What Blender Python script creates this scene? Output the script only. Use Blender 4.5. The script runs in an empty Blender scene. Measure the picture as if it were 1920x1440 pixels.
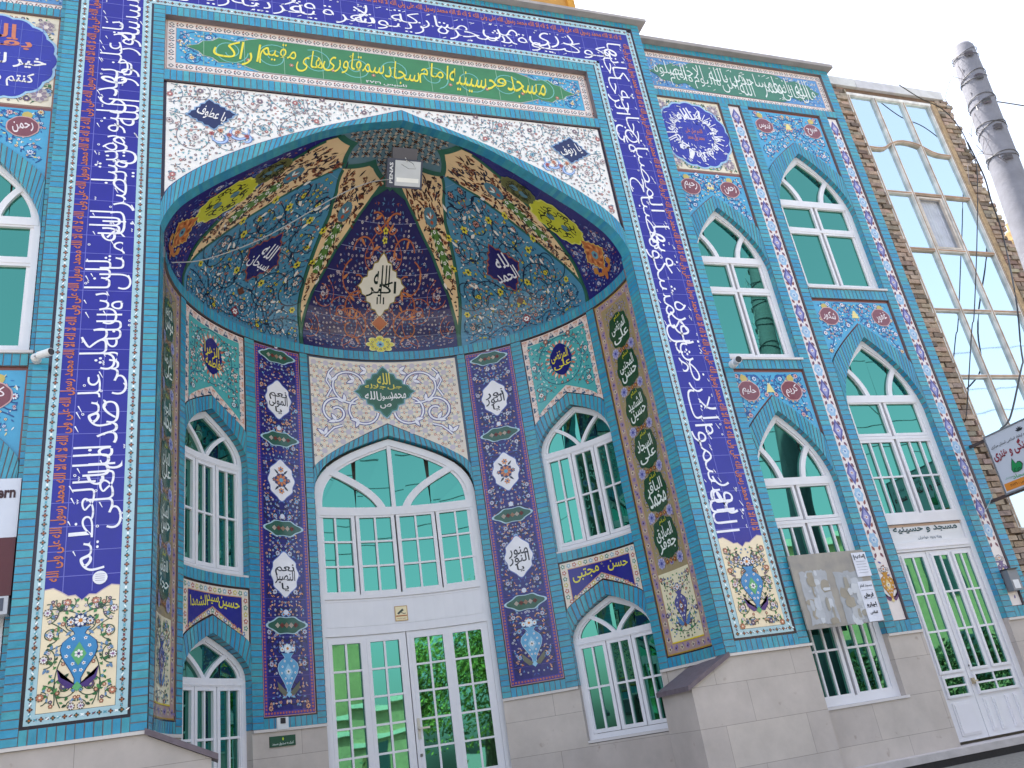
import bpy, math, random, unicodedata
from mathutils import Vector, Matrix
RND = random.Random(11)
SC = bpy.context.scene
COL = SC.collection
PI = math.pi
sin, cos = math.sin, math.cos

# ------------------------------------------------------------------ colours
def lin(h):
    h = h.lstrip('#')
    r = []
    for i in (0, 2, 4):
        c = int(h[i:i+2], 16) / 255
        r.append(c / 12.92 if c <= .04045 else ((c + .055) / 1.055) ** 2.4)
    return tuple(r) + (1.0,)
def jit(c, a=.1):
    k = 1 + RND.uniform(-a, a)
    return tuple(min(1, x * k * (1 + RND.uniform(-a, a) * .4)) for x in c[:3]) + (1.0,)
TQ = [lin(x) for x in ('3b93ac', '3f97ae', '3a92b1', '358fb3', '459cab', '3d92ab', '328ab0', '4398ad')]
def turq(): return jit(RND.choice(TQ), .045)
MORT = lin('746b70'); COBALT = lin('211f8e'); NAVY = lin('1c1d55'); BLACKN = lin('1d1a2c')
WHITE = lin('e6e3e4'); CREAM = lin('ead9bb'); LBLUE = lin('a9ccd6'); ORANGE = lin('c06a3e'); YELLOW = lin('e3d53c')
GREEN = lin('3c7a55'); DGREEN = lin('1f4a33'); SKYB = lin('4aa0c8'); PINK = lin('d9a59c'); MAROON = lin('6e2f38')
WPVC = lin('dedde2')

# ------------------------------------------------------------------ materials
def new_mat(name):
    m = bpy.data.materials.new(name); m.use_nodes = True
    return m, m.node_tree, m.node_tree.nodes['Principled BSDF']
def attr_mat(name, rough=.3, mott=.12, scale=9., bump=0., metal=0., coat=0., roughvar=.1):
    m, nt, b = new_mat(name)
    a = nt.nodes.new('ShaderNodeAttribute'); a.attribute_name = 'Col'
    tc = nt.nodes.new('ShaderNodeTexCoord')
    n = nt.nodes.new('ShaderNodeTexNoise'); n.inputs['Scale'].default_value = scale; n.inputs['Detail'].default_value = 4
    nt.links.new(tc.outputs['Object'], n.inputs['Vector'])
    mr = nt.nodes.new('ShaderNodeMapRange'); mr.inputs[1].default_value = .25; mr.inputs[2].default_value = .75
    mr.inputs[3].default_value = 1 - mott; mr.inputs[4].default_value = 1 + mott
    nt.links.new(n.outputs['Fac'], mr.inputs[0])
    mx = nt.nodes.new('ShaderNodeVectorMath'); mx.operation = 'SCALE'
    nt.links.new(a.outputs['Color'], mx.inputs[0]); nt.links.new(mr.outputs[0], mx.inputs['Scale'])
    nt.links.new(mx.outputs[0], b.inputs['Base Color'])
    b.inputs['Roughness'].default_value = rough; b.inputs['Metallic'].default_value = metal
    if roughvar:
        m2 = nt.nodes.new('ShaderNodeMapRange'); m2.inputs[3].default_value = max(.02, rough - roughvar); m2.inputs[4].default_value = rough + roughvar
        nt.links.new(n.outputs['Fac'], m2.inputs[0]); nt.links.new(m2.outputs[0], b.inputs['Roughness'])
    if coat: b.inputs['Coat Weight'].default_value = coat
    if bump:
        bp = nt.nodes.new('ShaderNodeBump'); bp.inputs['Strength'].default_value = bump; bp.inputs['Distance'].default_value = .01
        n2 = nt.nodes.new('ShaderNodeTexNoise'); n2.inputs['Scale'].default_value = scale * 3; n2.inputs['Detail'].default_value = 5
        nt.links.new(tc.outputs['Object'], n2.inputs['Vector'])
        nt.links.new(n2.outputs['Fac'], bp.inputs['Height']); nt.links.new(bp.outputs[0], b.inputs['Normal'])
    return m
M_TILE = attr_mat('glazed_tile', .15, .07, 6, .015, roughvar=.05)
M_BRICK = attr_mat('glazed_brick', .2, .12, 14, .05)
M_PAINT = attr_mat('painted_metal', .38, .03, 5, .01)
M_MATTE = attr_mat('matte_surface', .75, .12, 8, .15)
M_ROUGH = attr_mat('rough_masonry', .92, .28, 16, .8)
M_CONC = attr_mat('grey_concrete', .85, .14, 7, .4)
M_RUST = attr_mat('rust_streaked_steel', .6, .3, 7, .2)

def glass_mat(name, tint, rough=.015, wav=.0045):
    m, nt, b = new_mat(name)
    b.inputs['Base Color'].default_value = tint; b.inputs['Metallic'].default_value = 1.0
    b.inputs['Roughness'].default_value = rough
    tc = nt.nodes.new('ShaderNodeTexCoord'); n = nt.nodes.new('ShaderNodeTexNoise')
    n.inputs['Scale'].default_value = 2.2; n.inputs['Detail'].default_value = 1
    bp = nt.nodes.new('ShaderNodeBump'); bp.inputs['Strength'].default_value = .25; bp.inputs['Distance'].default_value = wav
    nt.links.new(tc.outputs['Object'], n.inputs['Vector']); nt.links.new(n.outputs['Fac'], bp.inputs['Height'])
    nt.links.new(bp.outputs[0], b.inputs['Normal'])
    return m
M_GLASS = glass_mat('green_mirror_glass', lin('4f9080'))
M_GLASSB = glass_mat('pale_blue_mirror_glass', lin('cfe2ea'), .03)

def slab_mat(name, c1, c2, cm, sx, sz, wave=1.):
    m, nt, b = new_mat(name)
    tc = nt.nodes.new('ShaderNodeTexCoord'); sp = nt.nodes.new('ShaderNodeSeparateXYZ'); cb = nt.nodes.new('ShaderNodeCombineXYZ')
    nt.links.new(tc.outputs['Object'], sp.inputs[0]); nt.links.new(sp.outputs[0], cb.inputs[0]); nt.links.new(sp.outputs[2], cb.inputs[1])
    br = nt.nodes.new('ShaderNodeTexBrick'); br.offset = .37; br.inputs['Scale'].default_value = 1
    br.inputs['Brick Width'].default_value = sx; br.inputs['Row Height'].default_value = sz
    br.inputs['Mortar Size'].default_value = .0025; br.inputs['Mortar Smooth'].default_value = .3
    br.inputs['Color1'].default_value = c1; br.inputs['Color2'].default_value = c2; br.inputs['Mortar'].default_value = cm
    nt.links.new(cb.outputs[0], br.inputs['Vector'])
    n = nt.nodes.new('ShaderNodeTexNoise'); n.inputs['Scale'].default_value = 2.2; n.inputs['Detail'].default_value = 7; n.inputs['Roughness'].default_value = .65
    nt.links.new(tc.outputs['Object'], n.inputs['Vector'])
    mr = nt.nodes.new('ShaderNodeMapRange'); mr.inputs[1].default_value = .3; mr.inputs[2].default_value = .7; mr.inputs[3].default_value = .84; mr.inputs[4].default_value = 1.1
    nt.links.new(n.outputs['Fac'], mr.inputs[0])
    # small rust and dirt specks
    n3 = nt.nodes.new('ShaderNodeTexNoise'); n3.inputs['Scale'].default_value = 9; n3.inputs['Detail'].default_value = 3
    nt.links.new(tc.outputs['Object'], n3.inputs['Vector'])
    r3 = nt.nodes.new('ShaderNodeMapRange'); r3.inputs[1].default_value = .68; r3.inputs[2].default_value = .76; r3.inputs[3].default_value = 0; r3.inputs[4].default_value = .5
    nt.links.new(n3.outputs['Fac'], r3.inputs[0])
    mx = nt.nodes.new('ShaderNodeVectorMath'); mx.operation = 'SCALE'
    nt.links.new(br.outputs['Color'], mx.inputs[0]); nt.links.new(mr.outputs[0], mx.inputs['Scale'])
    m4 = nt.nodes.new('ShaderNodeMix'); m4.data_type = 'RGBA'
    nt.links.new(r3.outputs[0], m4.inputs['Factor']); nt.links.new(mx.outputs[0], m4.inputs['A']); m4.inputs['B'].default_value = lin('8a7668')
    nt.links.new(m4.outputs['Result'], b.inputs['Base Color'])
    b.inputs['Roughness'].default_value = .5
    return m
M_STONE = slab_mat('travertine_slabs', lin('c0b6ae'), lin('b6aca6'), lin('8b827b'), .92, .37)

def noise_mat(name, c1, c2, scale, rough, bump=.3):
    m, nt, b = new_mat(name)
    tc = nt.nodes.new('ShaderNodeTexCoord'); n = nt.nodes.new('ShaderNodeTexNoise'); n.inputs['Scale'].default_value = scale; n.inputs['Detail'].default_value = 8
    cr = nt.nodes.new('ShaderNodeValToRGB'); cr.color_ramp.elements[0].position = .3; cr.color_ramp.elements[1].position = .7
    cr.color_ramp.elements[0].color = c1; cr.color_ramp.elements[1].color = c2
    nt.links.new(tc.outputs['Object'], n.inputs['Vector']); nt.links.new(n.outputs['Fac'], cr.inputs[0]); nt.links.new(cr.outputs[0], b.inputs['Base Color'])
    bp = nt.nodes.new('ShaderNodeBump'); bp.inputs['Strength'].default_value = bump; bp.inputs['Distance'].default_value = .01
    nt.links.new(n.outputs['Fac'], bp.inputs['Height']); nt.links.new(bp.outputs[0], b.inputs['Normal'])
    b.inputs['Roughness'].default_value = rough
    return m
M_ASPH = noise_mat('asphalt', lin('66645f'), lin('84817b'), 30, .9)
M_GRAN = noise_mat('dark_granite', lin('17161c'), lin('24232a'), 40, .35, .05)
M_PURP = noise_mat('purple_stone', lin('5c5058'), lin('6c6068'), 18, .5, .1)
M_ZINC = noise_mat('old_galvanised_sheet', lin('8c8884'), lin('a39c92'), 6, .55, .2)
M_BARK = noise_mat('bark', lin('4a3b2e'), lin('6a5644'), 12, .9, .6)

# ------------------------------------------------------------------ mesh builder
class MB:
    def __init__(s, fmap=None, bend=None, bendv=None):
        s.V = []; s.F = []; s.C = []; s.M = []
        s.fmap = fmap or (lambda u, v, d: (u, -d, v)); s.bend = bend; s.bendv = bendv
        s.tf = None; s.mir = None
    def poly(s, pts, d, col, m=0):
        """convex polygon in the panel's own plane; d is a number or one per corner"""
        dd = d if isinstance(d, (list, tuple)) else [d] * len(pts)
        q = [(p[0], p[1], e) for p, e in zip(pts, dd)]
        s.p3(q, col, m)
        if s.mir is not None:
            s.p3([(2 * s.mir - a, b, e) for a, b, e in q][::-1], col, m)
    def p3(s, q, col, m=0):
        if s.tf: q = [s.tf(*a) for a in q]
        polys = [q]
        for ax, st in ((0, s.bend), (1, s.bendv)):
            if not st: continue
            out = []
            for q in polys:
                lo = min(a[ax] for a in q); hi = max(a[ax] for a in q)
                if hi - lo <= st * 1.3: out.append(q); continue
                k0 = math.floor(lo / st) + 1; rest = q
                k = k0
                while k * st < hi - 1e-6 and len(rest) > 2:
                    x = k * st; k += 1
                    A, B = [], []
                    for i in range(len(rest)):
                        a, b = rest[i], rest[(i + 1) % len(rest)]
                        if a[ax] <= x: A.append(a)
                        if a[ax] >= x: B.append(a)
                        if (a[ax] - x) * (b[ax] - x) < 0:
                            t = (x - a[ax]) / (b[ax] - a[ax])
                            c = tuple(a[j] + t * (b[j] - a[j]) for j in range(3)); A.append(c); B.append(c)
                    if len(A) > 2: out.append(A)
                    rest = B
                if len(rest) > 2: out.append(rest)
            polys = out
        for q in polys:
            i0 = len(s.V); s.V.extend(s.fmap(*a) for a in q)
            s.F.append(tuple(range(i0, i0 + len(q)))); s.C.append(col); s.M.append(m)
    def raw(s, pts, col, m=0):
        i0 = len(s.V); s.V.extend(tuple(p) for p in pts); s.F.append(tuple(range(i0, i0 + len(pts)))); s.C.append(col); s.M.append(m)
    def rect(s, u0, u1, v0, v1, d, col, m=0):
        s.poly([(u0, v0), (u1, v0), (u1, v1), (u0, v1)], d, col, m)
    def box(s, u0, u1, v0, v1, d0, d1, col, m=0, top=True):
        """box standing out of the panel plane from depth d0 to d1"""
        s.rect(u0, u1, v0, v1, d1, col, m)
        for a, b in (((u0, v0), (u1, v0)), ((u1, v0), (u1, v1)), ((u1, v1), (u0, v1)), ((u0, v1), (u0, v0))):
            s.poly([a, b, b, a], [d0, d0, d1, d1], col, m)
    def solid(s, x0, x1, y0, y1, z0, z1, col, m=0):
        P = [(x0, y0, z0), (x1, y0, z0), (x1, y1, z0), (x0, y1, z0), (x0, y0, z1), (x1, y0, z1), (x1, y1, z1), (x0, y1, z1)]
        for f in ((0, 3, 2, 1), (4, 5, 6, 7), (0, 1, 5, 4), (1, 2, 6, 5), (2, 3, 7, 6), (3, 0, 4, 7)):
            s.raw([P[i] for i in f], col, m)
    def tube(s, pts, r, col, n=6, m=0):
        pts = [Vector(p) for p in pts]; rings = []
        rr = r if isinstance(r, (list, tuple)) else [r] * len(pts)
        for i, p in enumerate(pts):
            t = (pts[min(i + 1, len(pts) - 1)] - pts[max(i - 1, 0)]).normalized()
            a = t.cross(Vector((0, 0, 1)) if abs(t.z) < .9 else Vector((1, 0, 0))).normalized(); b = t.cross(a)
            rings.append([p + (a * cos(2 * PI * k / n) + b * sin(2 * PI * k / n)) * rr[i] for k in range(n)])
        for i in range(len(rings) - 1):
            for k in range(n):
                s.raw([rings[i][k], rings[i][(k + 1) % n], rings[i + 1][(k + 1) % n], rings[i + 1][k]], col, m)
        s.raw(rings[0][::-1], col, m); s.raw(rings[-1], col, m)
    # ---- drawing in the plane
    def fan(s, outline, d, col, c=None, m=0):
        n = len(outline)
        if c is None: c = (sum(p[0] for p in outline) / n, sum(p[1] for p in outline) / n)
        for i in range(n): s.poly([c, outline[i], outline[(i + 1) % n]], d, col, m)
    def disc(s, x, y, r, d, col, n=8):
        s.poly([(x + r * cos(2 * PI * k / n), y + r * sin(2 * PI * k / n)) for k in range(n)], d, col)
    def line(s, pts, w, d, col, closed=False):
        n = len(pts)
        ww = w if isinstance(w, (list, tuple)) else [w] * n
        nr = []
        for i in range(n):
            a = pts[(i - 1) % n] if (closed or i) else pts[i]; b = pts[(i + 1) % n] if (closed or i < n - 1) else pts[i]
            dx, dy = b[0] - a[0], b[1] - a[1]; l = math.hypot(dx, dy) or 1
            nr.append((-dy / l, dx / l))
        for i in range(n if closed else n - 1):
            j = (i + 1) % n; a, b = pts[i], pts[j]; h, k = ww[i] / 2, ww[j] / 2
            s.poly([(a[0] - nr[i][0] * h, a[1] - nr[i][1] * h), (b[0] - nr[j][0] * k, b[1] - nr[j][1] * k),
                    (b[0] + nr[j][0] * k, b[1] + nr[j][1] * k), (a[0] + nr[i][0] * h, a[1] + nr[i][1] * h)], d, col)
    def bar(s, pts, w, d0, d1, col, m=0, closed=False):
        """a frame member: a ribbon of width w from depth d0 to d1"""
        n = len(pts); L = []; Rr = []
        for i in range(n):
            a = pts[(i - 1) % n] if (closed or i) else pts[i]; b = pts[(i + 1) % n] if (closed or i < n - 1) else pts[i]
            dx, dy = b[0] - a[0], b[1] - a[1]; l = math.hypot(dx, dy) or 1
            k = w / 2
            L.append((pts[i][0] - dy / l * k, pts[i][1] + dx / l * k)); Rr.append((pts[i][0] + dy / l * k, pts[i][1] - dx / l * k))
        for i in range(n if closed else n - 1):
            j = (i + 1) % n
            s.poly([Rr[i], Rr[j], L[j], L[i]], d1, col, m)
            s.poly([L[i], L[j], L[j], L[i]], [d0, d0, d1, d1], col, m)
            s.poly([Rr[i], Rr[j], Rr[j], Rr[i]], [d0, d0, d1, d1], col, m)
    def flower(s, x, y, r, d, petal, core, n=6, rot=None, edge=None):
        d += RND.random() * .0012; rot = RND.random() * 6 if rot is None else rot
        if edge: s.fan([(x + r * 1.22 * (1 if k % 2 else .82) * cos(rot + PI * k / n), y + r * 1.22 * (1 if k % 2 else .82) * sin(rot + PI * k / n)) for k in range(2 * n)], d - .0004, edge, (x, y))
        for k in range(n):
            a = rot + 2 * PI * k / n; b = PI / n * .8
            s.poly([(x, y), (x + r * .75 * cos(a - b), y + r * .75 * sin(a - b)), (x + r * cos(a), y + r * sin(a)), (x + r * .75 * cos(a + b), y + r * .75 * sin(a + b))], d, petal)
        s.disc(x, y, r * .36, d + .0006, core, 6)
    def leaf(s, x, y, a, L, w, d, col, vein=None):
        d += RND.random() * .0012; ca, sa = cos(a), sin(a)
        q = [(0, 0), (.35, .5), (.7, .36), (1, 0), (.7, -.36), (.35, -.5)]
        s.poly([(x + L * p * ca - w * o * sa, y + L * p * sa + w * o * ca) for p, o in q], d, col)
        if vein: s.line([(x, y), (x + L * .8 * ca, y + L * .8 * sa)], w * .2, d + .0003, vein)
    def build(s, name, mats, parent=None, label=None, smooth=False):
        me = bpy.data.meshes.new(name); me.from_pydata(s.V, [], s.F)
        mats = mats if isinstance(mats, (list, tuple)) else [mats]
        for m in mats: me.materials.append(m)
        me.polygons.foreach_set('material_index', s.M)
        at = me.color_attributes.new('Col', 'FLOAT_COLOR', 'CORNER')
        buf = []
        for f, c in zip(s.F, s.C): buf.extend(c * len(f))
        at.data.foreach_set('color', buf)
        if smooth:
            me.polygons.foreach_set('use_smooth', [True] * len(s.F))
        me.update()
        o = bpy.data.objects.new(name, me); COL.objects.link(o)
        if parent: o.parent = parent
        if label: o['label'] = label
        return o
def weld(o, dist=.0005):
    import bmesh
    bm = bmesh.new(); bm.from_mesh(o.data); bmesh.ops.remove_doubles(bm, verts=bm.verts, dist=dist); bm.to_mesh(o.data); bm.free()

def empty(name, label=None, cat=None, group=None, loc=(0, 0, 0)):
    o = bpy.data.objects.new(name, None); COL.objects.link(o); o.location = loc
    if label: o['label'] = label
    if cat: o['category'] = cat
    if group: o['group'] = group
    return o
def tag(o, label, cat, group=None):
    o['label'] = label; o['category'] = cat
    if group: o['group'] = group
    return o
def struct(o): o['kind'] = 'structure'; return o

# ------------------------------------------------------------------ Arabic lettering
FORMS = {}; LIG = {}
for cp in list(range(0xFB50, 0xFC00)) + list(range(0xFE80, 0xFEFD)):
    dc = unicodedata.decomposition(chr(cp)).split()
    if len(dc) == 2 and dc[0] in ('<isolated>', '<final>', '<initial>', '<medial>'):
        FORMS.setdefault(chr(int(dc[1], 16)), {}).setdefault(dc[0][1:-1], chr(cp))
    elif len(dc) == 3 and dc[0] in ('<isolated>', '<final>') and cp >= 0xFEF5:
        LIG.setdefault(chr(int(dc[1], 16)) + chr(int(dc[2], 16)), {})[dc[0][1:-1]] = chr(cp)
def shape(t):
    out = []
    for w in t.split(' '):
        toks = []; i = 0
        while i < len(w):
            if w[i:i+2] in LIG: toks.append(w[i:i+2]); i += 2
            else: toks.append(w[i]); i += 1
        r = []
        for k, c in enumerate(toks):
            tab = LIG.get(c) or FORMS.get(c)
            if not tab: r.append(c); continue
            pt = toks[k-1] if k else None
            prev = bool(pt) and pt not in LIG and 'initial' in FORMS.get(pt, {})
            nxt = k + 1 < len(toks) and (toks[k+1] in FORMS or toks[k+1] in LIG) and 'initial' in tab and 'final' in (LIG.get(toks[k+1]) or FORMS.get(toks[k+1]))
            key = ('medial' if nxt else 'final') if prev and 'final' in tab else ('initial' if nxt else 'isolated')
            r.append(tab.get(key) or tab.get('isolated'))
        out.append(''.join(r)[::-1])
    return ' '.join(out[::-1])
TXT = {}
def text_mesh(s, bold=.012):
    key = (s, bold)
    if key in TXT: return TXT[key]
    cu = bpy.data.curves.new('lettering', 'FONT'); cu.body = s; cu.resolution_u = 2; cu.offset = bold; cu.fill_mode = 'FRONT'
    o = bpy.data.objects.new('lettering', cu); COL.objects.link(o)
    dg = bpy.context.evaluated_depsgraph_get(); ev = o.evaluated_get(dg); me = ev.to_mesh()
    vs = [(v.co.x, v.co.y) for v in me.vertices]; fs = [tuple(p.vertices) for p in me.polygons]
    ev.to_mesh_clear(); bpy.data.objects.remove(o); bpy.data.curves.remove(cu)
    x0 = min(v[0] for v in vs); y0 = min(v[1] for v in vs); x1 = max(v[0] for v in vs); y1 = max(v[1] for v in vs)
    TXT[key] = (vs, fs, x0, y0, x1, y1)
    return TXT[key]
def put(mb, t, cx, cy, w, h, d, col, rot=0., arabic=True, bold=.012, skew=0., keep=False):
    """text fitted into a w x h box centred on cx,cy, turned by rot"""
    vs, fs, x0, y0, x1, y1 = text_mesh(shape(t) if arabic else t, bold)
    sx = w / (x1 - x0); sy = h / (y1 - y0)
    if keep: sx = sy = min(sx, sy)
    ca, sa = cos(rot), sin(rot); mx, my = (x0 + x1) / 2, (y0 + y1) / 2; P = []
    for x, y in vs:
        a = (x - mx) * sx + skew * (y - my) * sy; b = (y - my) * sy
        P.append((cx + a * ca - b * sa, cy + a * sa + b * ca))
    mr, mb.mir = mb.mir, None
    for f in fs: mb.poly([P[i] for i in f], d, col)
    mb.mir = mr
def calligraphy(mb, t, cx, cy, L, h, d, col, rot=0., marks=True, overlap=.8):
    """a line of thuluth: words stacked at two heights, tall strokes, scattered vowel marks; runs right to left"""
    words = t.split(' '); ws = []
    for w in words:
        vs, fs, x0, y0, x1, y1 = text_mesh(shape(w), -.010); ws.append(x1 - x0)
    tot = sum(ws) * overlap; k = L / tot
    ca, sa = cos(rot), sin(rot); x = L / 2
    tr = lambda a, b: (cx + a * ca - b * sa, cy + a * sa + b * ca)
    for i, w in enumerate(words):
        slot = ws[i] * k * overlap; ww = slot * 1.75; hh = h * (.68 + .06 * RND.random()); up = (.14 if i % 2 else -.145) * h
        a = x - slot / 2
        a = max(-L / 2 + ww * .46, min(L / 2 - ww * .46, a))
        c = tr(a, up); put(mb, w, c[0], c[1], ww, hh, d + .0004 * (i % 3), col, rot, bold=-.010)
        if marks:
            for q in range(max(3, int(ww / (.16 * h) * .6))):
                ax = a + RND.uniform(-.5, .5) * ww; ay = RND.choice((.44, .38, -.46, .02, -.06, .46)) * h + RND.uniform(-.03, .03) * h
                ty = RND.random()
                if ty < .5:
                    l = h * RND.uniform(.05, .10); p = [tr(ax - l * .8, ay - l * .42), tr(ax + l * .8, ay + l * .42)]
                    mb.line(p, [h * .010, h * .028], d + .0018, col)
                elif ty < .75:
                    l = h * .028; p = [tr(ax + l * a2, ay + l * b2) for a2, b2 in ((-1.6, .5), (-.8, -.5), (0, .5), (.8, -.5), (1.6, .6))]
                    mb.line(p, h * .018, d + .0018, col)
                else:
                    p = [tr(ax + h * .024 * cos(z), ay + h * .024 * sin(z)) for z in (0, 1, 2, 3, 4, 5, 6.2)]
                    mb.line(p, h * .016, d + .0018, col)
        x -= slot

# ------------------------------------------------------------------ ornament
def lobed(cx, cy, rx, ry, n=8, amp=.1, rot=0., pts=64):
    return [(cx + rx * (1 + amp * abs(cos(n * t / 2 + rot)) - amp) * cos(t), cy + ry * (1 + amp * abs(cos(n * t / 2 + rot)) - amp) * sin(t)) for t in [2 * PI * k / pts for k in range(pts)]]
def lozenge(cx, cy, rx, ry, cusp=.12):
    """pointed cartouche with scalloped sides"""
    q = [(1, 0), (.86, .1), (.8, .24), (.62, .3), (.6, .46), (.42, .52), (.36, .7), (.2, .74), (.12, .88), (0, 1)]
    q = q + [(-x, y) for x, y in q[-2:0:-1]] + [(-x, -y) for x, y in q[:1]] + []
    up = [(1, 0), (.86, .1), (.8, .24), (.62, .3), (.6, .46), (.42, .52), (.36, .7), (.2, .74), (.12, .88), (0, 1)]
    full = up + [(-x, y) for x, y in up[-2::-1]] + [(-x, -y) for x, y in up[1:]] + [(x, -y) for x, y in up[-2:0:-1]]
    return [(cx + rx * x, cy + ry * y) for x, y in full]
def grow(o, k, c=None):
    n = len(o); c = c or (sum(p[0] for p in o) / n, sum(p[1] for p in o) / n)
    return [(c[0] + (p[0] - c[0]) * k, c[1] + (p[1] - c[1]) * k) for p in o]
def medal(mb, o, d, col, rim, k=1.1, c=None):
    mb.fan(grow(o, k, c), d, rim, c); mb.fan(o, d + .0015, col, c)
def arabesque(mb, inside, bb, d, pal, mir=None, sp=.05, vines=6, vr=.16, vw=.009, keep=None):
    """long wandering stems and spirals with outlined blossoms and leaves, mirrored about mir"""
    u0, u1, v0, v1 = bb
    if mir is not None: mb.mir = mir; u1 = min(u1, mir)
    ok = lambda x, y: x <= u1 + .004 and inside(x, y)
    edge = pal.get('edge'); lw = pal.get('lw', 1.)
    def stem(pts):
        seg = []
        for p in pts + [None]:
            if p and ok(*p): seg.append(p)
            else:
                if len(seg) > 2: mb.line(seg, vw, d + RND.random() * .0008, pal['vine'])
                seg = []
        for i in range(2, len(pts) - 2, 3):
            x, y = pts[i]; sd_ = 1 if i % 2 else -1; a = math.atan2(pts[i+1][1] - y, pts[i+1][0] - x) + sd_ * .95
            L = sp * RND.uniform(.6, .95)
            if ok(x, y) and ok(x + L * cos(a), y + L * sin(a)):
                if RND.random() < .75: mb.leaf(x, y, a, L * lw ** .5, sp * .34 * lw, d + .001, RND.choice(pal['leaf']))
                else:
                    mb.line([(x, y), (x + L * cos(a), y + L * sin(a))], vw * .7, d + .001, pal['vine'])
                    mb.flower(x + L * cos(a), y + L * sin(a), sp * .3, d + .0016, *RND.choice(pal['flower']), n=5, edge=edge)
    taken = []; tries = 0; n = 0
    while n < vines and tries < vines * 30:
        tries += 1
        cx, cy = RND.uniform(u0, u1), RND.uniform(v0, v1)
        r = vr * RND.uniform(.75, 1.15)
        if not ok(cx, cy) or any(math.hypot(cx - a, cy - b) < (r + c) * .85 for a, b, c in taken): continue
        taken.append((cx, cy, r)); n += 1
        sg = RND.choice((-1, 1)); ph = RND.random() * 6.28
        pts = [(cx + r * (1 - .75 * t) * cos(ph + sg * t * 9.5), cy + r * (1 - .75 * t) * sin(ph + sg * t * 9.5)) for t in [i / 33 for i in range(34)]]
        # tail leaving the spiral
        a = ph - sg * PI / 2; x, y = pts[0]; tail = []
        for k in range(14):
            a -= -sg * .05 + RND.uniform(-.05, .05) + sg * .16; x += .045 * cos(a); y += .045 * sin(a); tail.append((x, y))
        stem(tail[::-1] + pts)
        if ok(cx, cy): mb.flower(cx, cy, min(sp * .62, r * .36), d + .002, *RND.choice(pal['flower']), n=8, edge=edge)
    nu = max(1, int((u1 - u0) / sp)); nv = max(1, int((v1 - v0) / sp))
    for i in range(nu + 1):
        for j in range(nv + 1):
            x = u0 + (i + RND.uniform(.15, .85)) * sp; y = v0 + (j + RND.uniform(.15, .85)) * sp
            if x > u1 or y > v1 or not inside(x, y): continue
            if keep and keep(x, y): continue
            z = RND.random(); e = sp * .42
            if not (inside(x - e, y) and inside(x + e, y) and inside(x, y - e) and inside(x, y + e)): continue
            if z < pal.get('pf', .42): mb.flower(x, y, sp * RND.uniform(.2, .36), d + .0012, *RND.choice(pal['flower']), n=RND.choice((5, 6)), edge=edge)
            else:
                a = RND.random() * 6.28
                mb.leaf(x - e * .8 * cos(a), y - e * .8 * sin(a), a, sp * .75, sp * .24 * lw, d + .0008, RND.choice(pal['leaf']))
                if z > .8: mb.leaf(x, y, a + 1.4, sp * .45, sp * .2, d + .0014, RND.choice(pal['leaf']))
    mb.mir = None
def grid_lines(mb, inside, bb, step, d, col, w=.005):
    u0, u1, v0, v1 = bb
    k = math.ceil(u0 / step)
    while k * step < u1:
        x = k * step; k += 1; y = v0; run = None
        while y <= v1 + 1e-6:
            ok = inside(x, y)
            if ok and run is None: run = y
            if (not ok or y + .03 > v1) and run is not None:
                if y - run > .05: mb.rect(x - w / 2, x + w / 2, run, y, d, col)
                run = None
            y += .03
    k = math.ceil(v0 / step)
    while k * step < v1:
        y = k * step; k += 1; x = u0; run = None
        while x <= u1 + 1e-6:
            ok = inside(x, y)
            if ok and run is None: run = x
            if (not ok or x + .03 > u1) and run is not None:
                if x - run > .05: mb.rect(run, x, y - w / 2, y + w / 2, d + .0002, col)
                run = None
            x += .03
def strip_border(mb, u0, u1, v0, v1, w, d, col, motif, step=.085, line=None):
    """frame of width w inside the rectangle, with repeated blossoms"""
    mb.rect(u0, u1, v1 - w, v1, d, col); mb.rect(u0, u1, v0, v0 + w, d, col)
    mb.rect(u0, u0 + w, v0 + w, v1 - w, d, col); mb.rect(u1 - w, u1, v0 + w, v1 - w, d, col)
    for (a0, a1, hor, c) in ((u0, u1, 1, v1 - w / 2), (u0, u1, 1, v0 + w / 2), (v0 + w, v1 - w, 0, u0 + w / 2), (v0 + w, v1 - w, 0, u1 - w / 2)):
        n = max(1, int((a1 - a0) / step)); s = (a1 - a0) / n
        for i in range(n):
            t = a0 + (i + .5) * s; motif(mb, (t, c) if hor else (c, t), hor, w, s, d + .001, i)
    if line:
        for g in (0, w - .006):
            a, b, c_, e = u0 + g, u1 - g, v0 + g, v1 - g
            mb.rect(a, b, e - .006, e, d + .002, line); mb.rect(a, b, c_, c_ + .006, d + .002, line)
            mb.rect(a, a + .006, c_ + .006, e - .006, d + .002, line); mb.rect(b - .006, b, c_ + .006, e - .006, d + .002, line)
def mot_light(mb, p, hor, w, s, d, i):
    x, y = p; mb.flower(x, y, w * .26, d, lin('5a3b3c') if i % 2 else lin('2f4a4a'), lin('b06030'), n=4, rot=0)
    for q in (-1, 1):
        a = (0 if hor else PI / 2) + q * .6
        ux, uy = (s * .5, 0) if hor else (0, s * .5)
        mb.leaf(x + ux - cos(a) * s * .22, y + uy - sin(a) * s * .22, a, s * .45, w * .16, d, RND.choice((lin('eef4f4'), lin('5f9fb2'), lin('743848'))))
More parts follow.
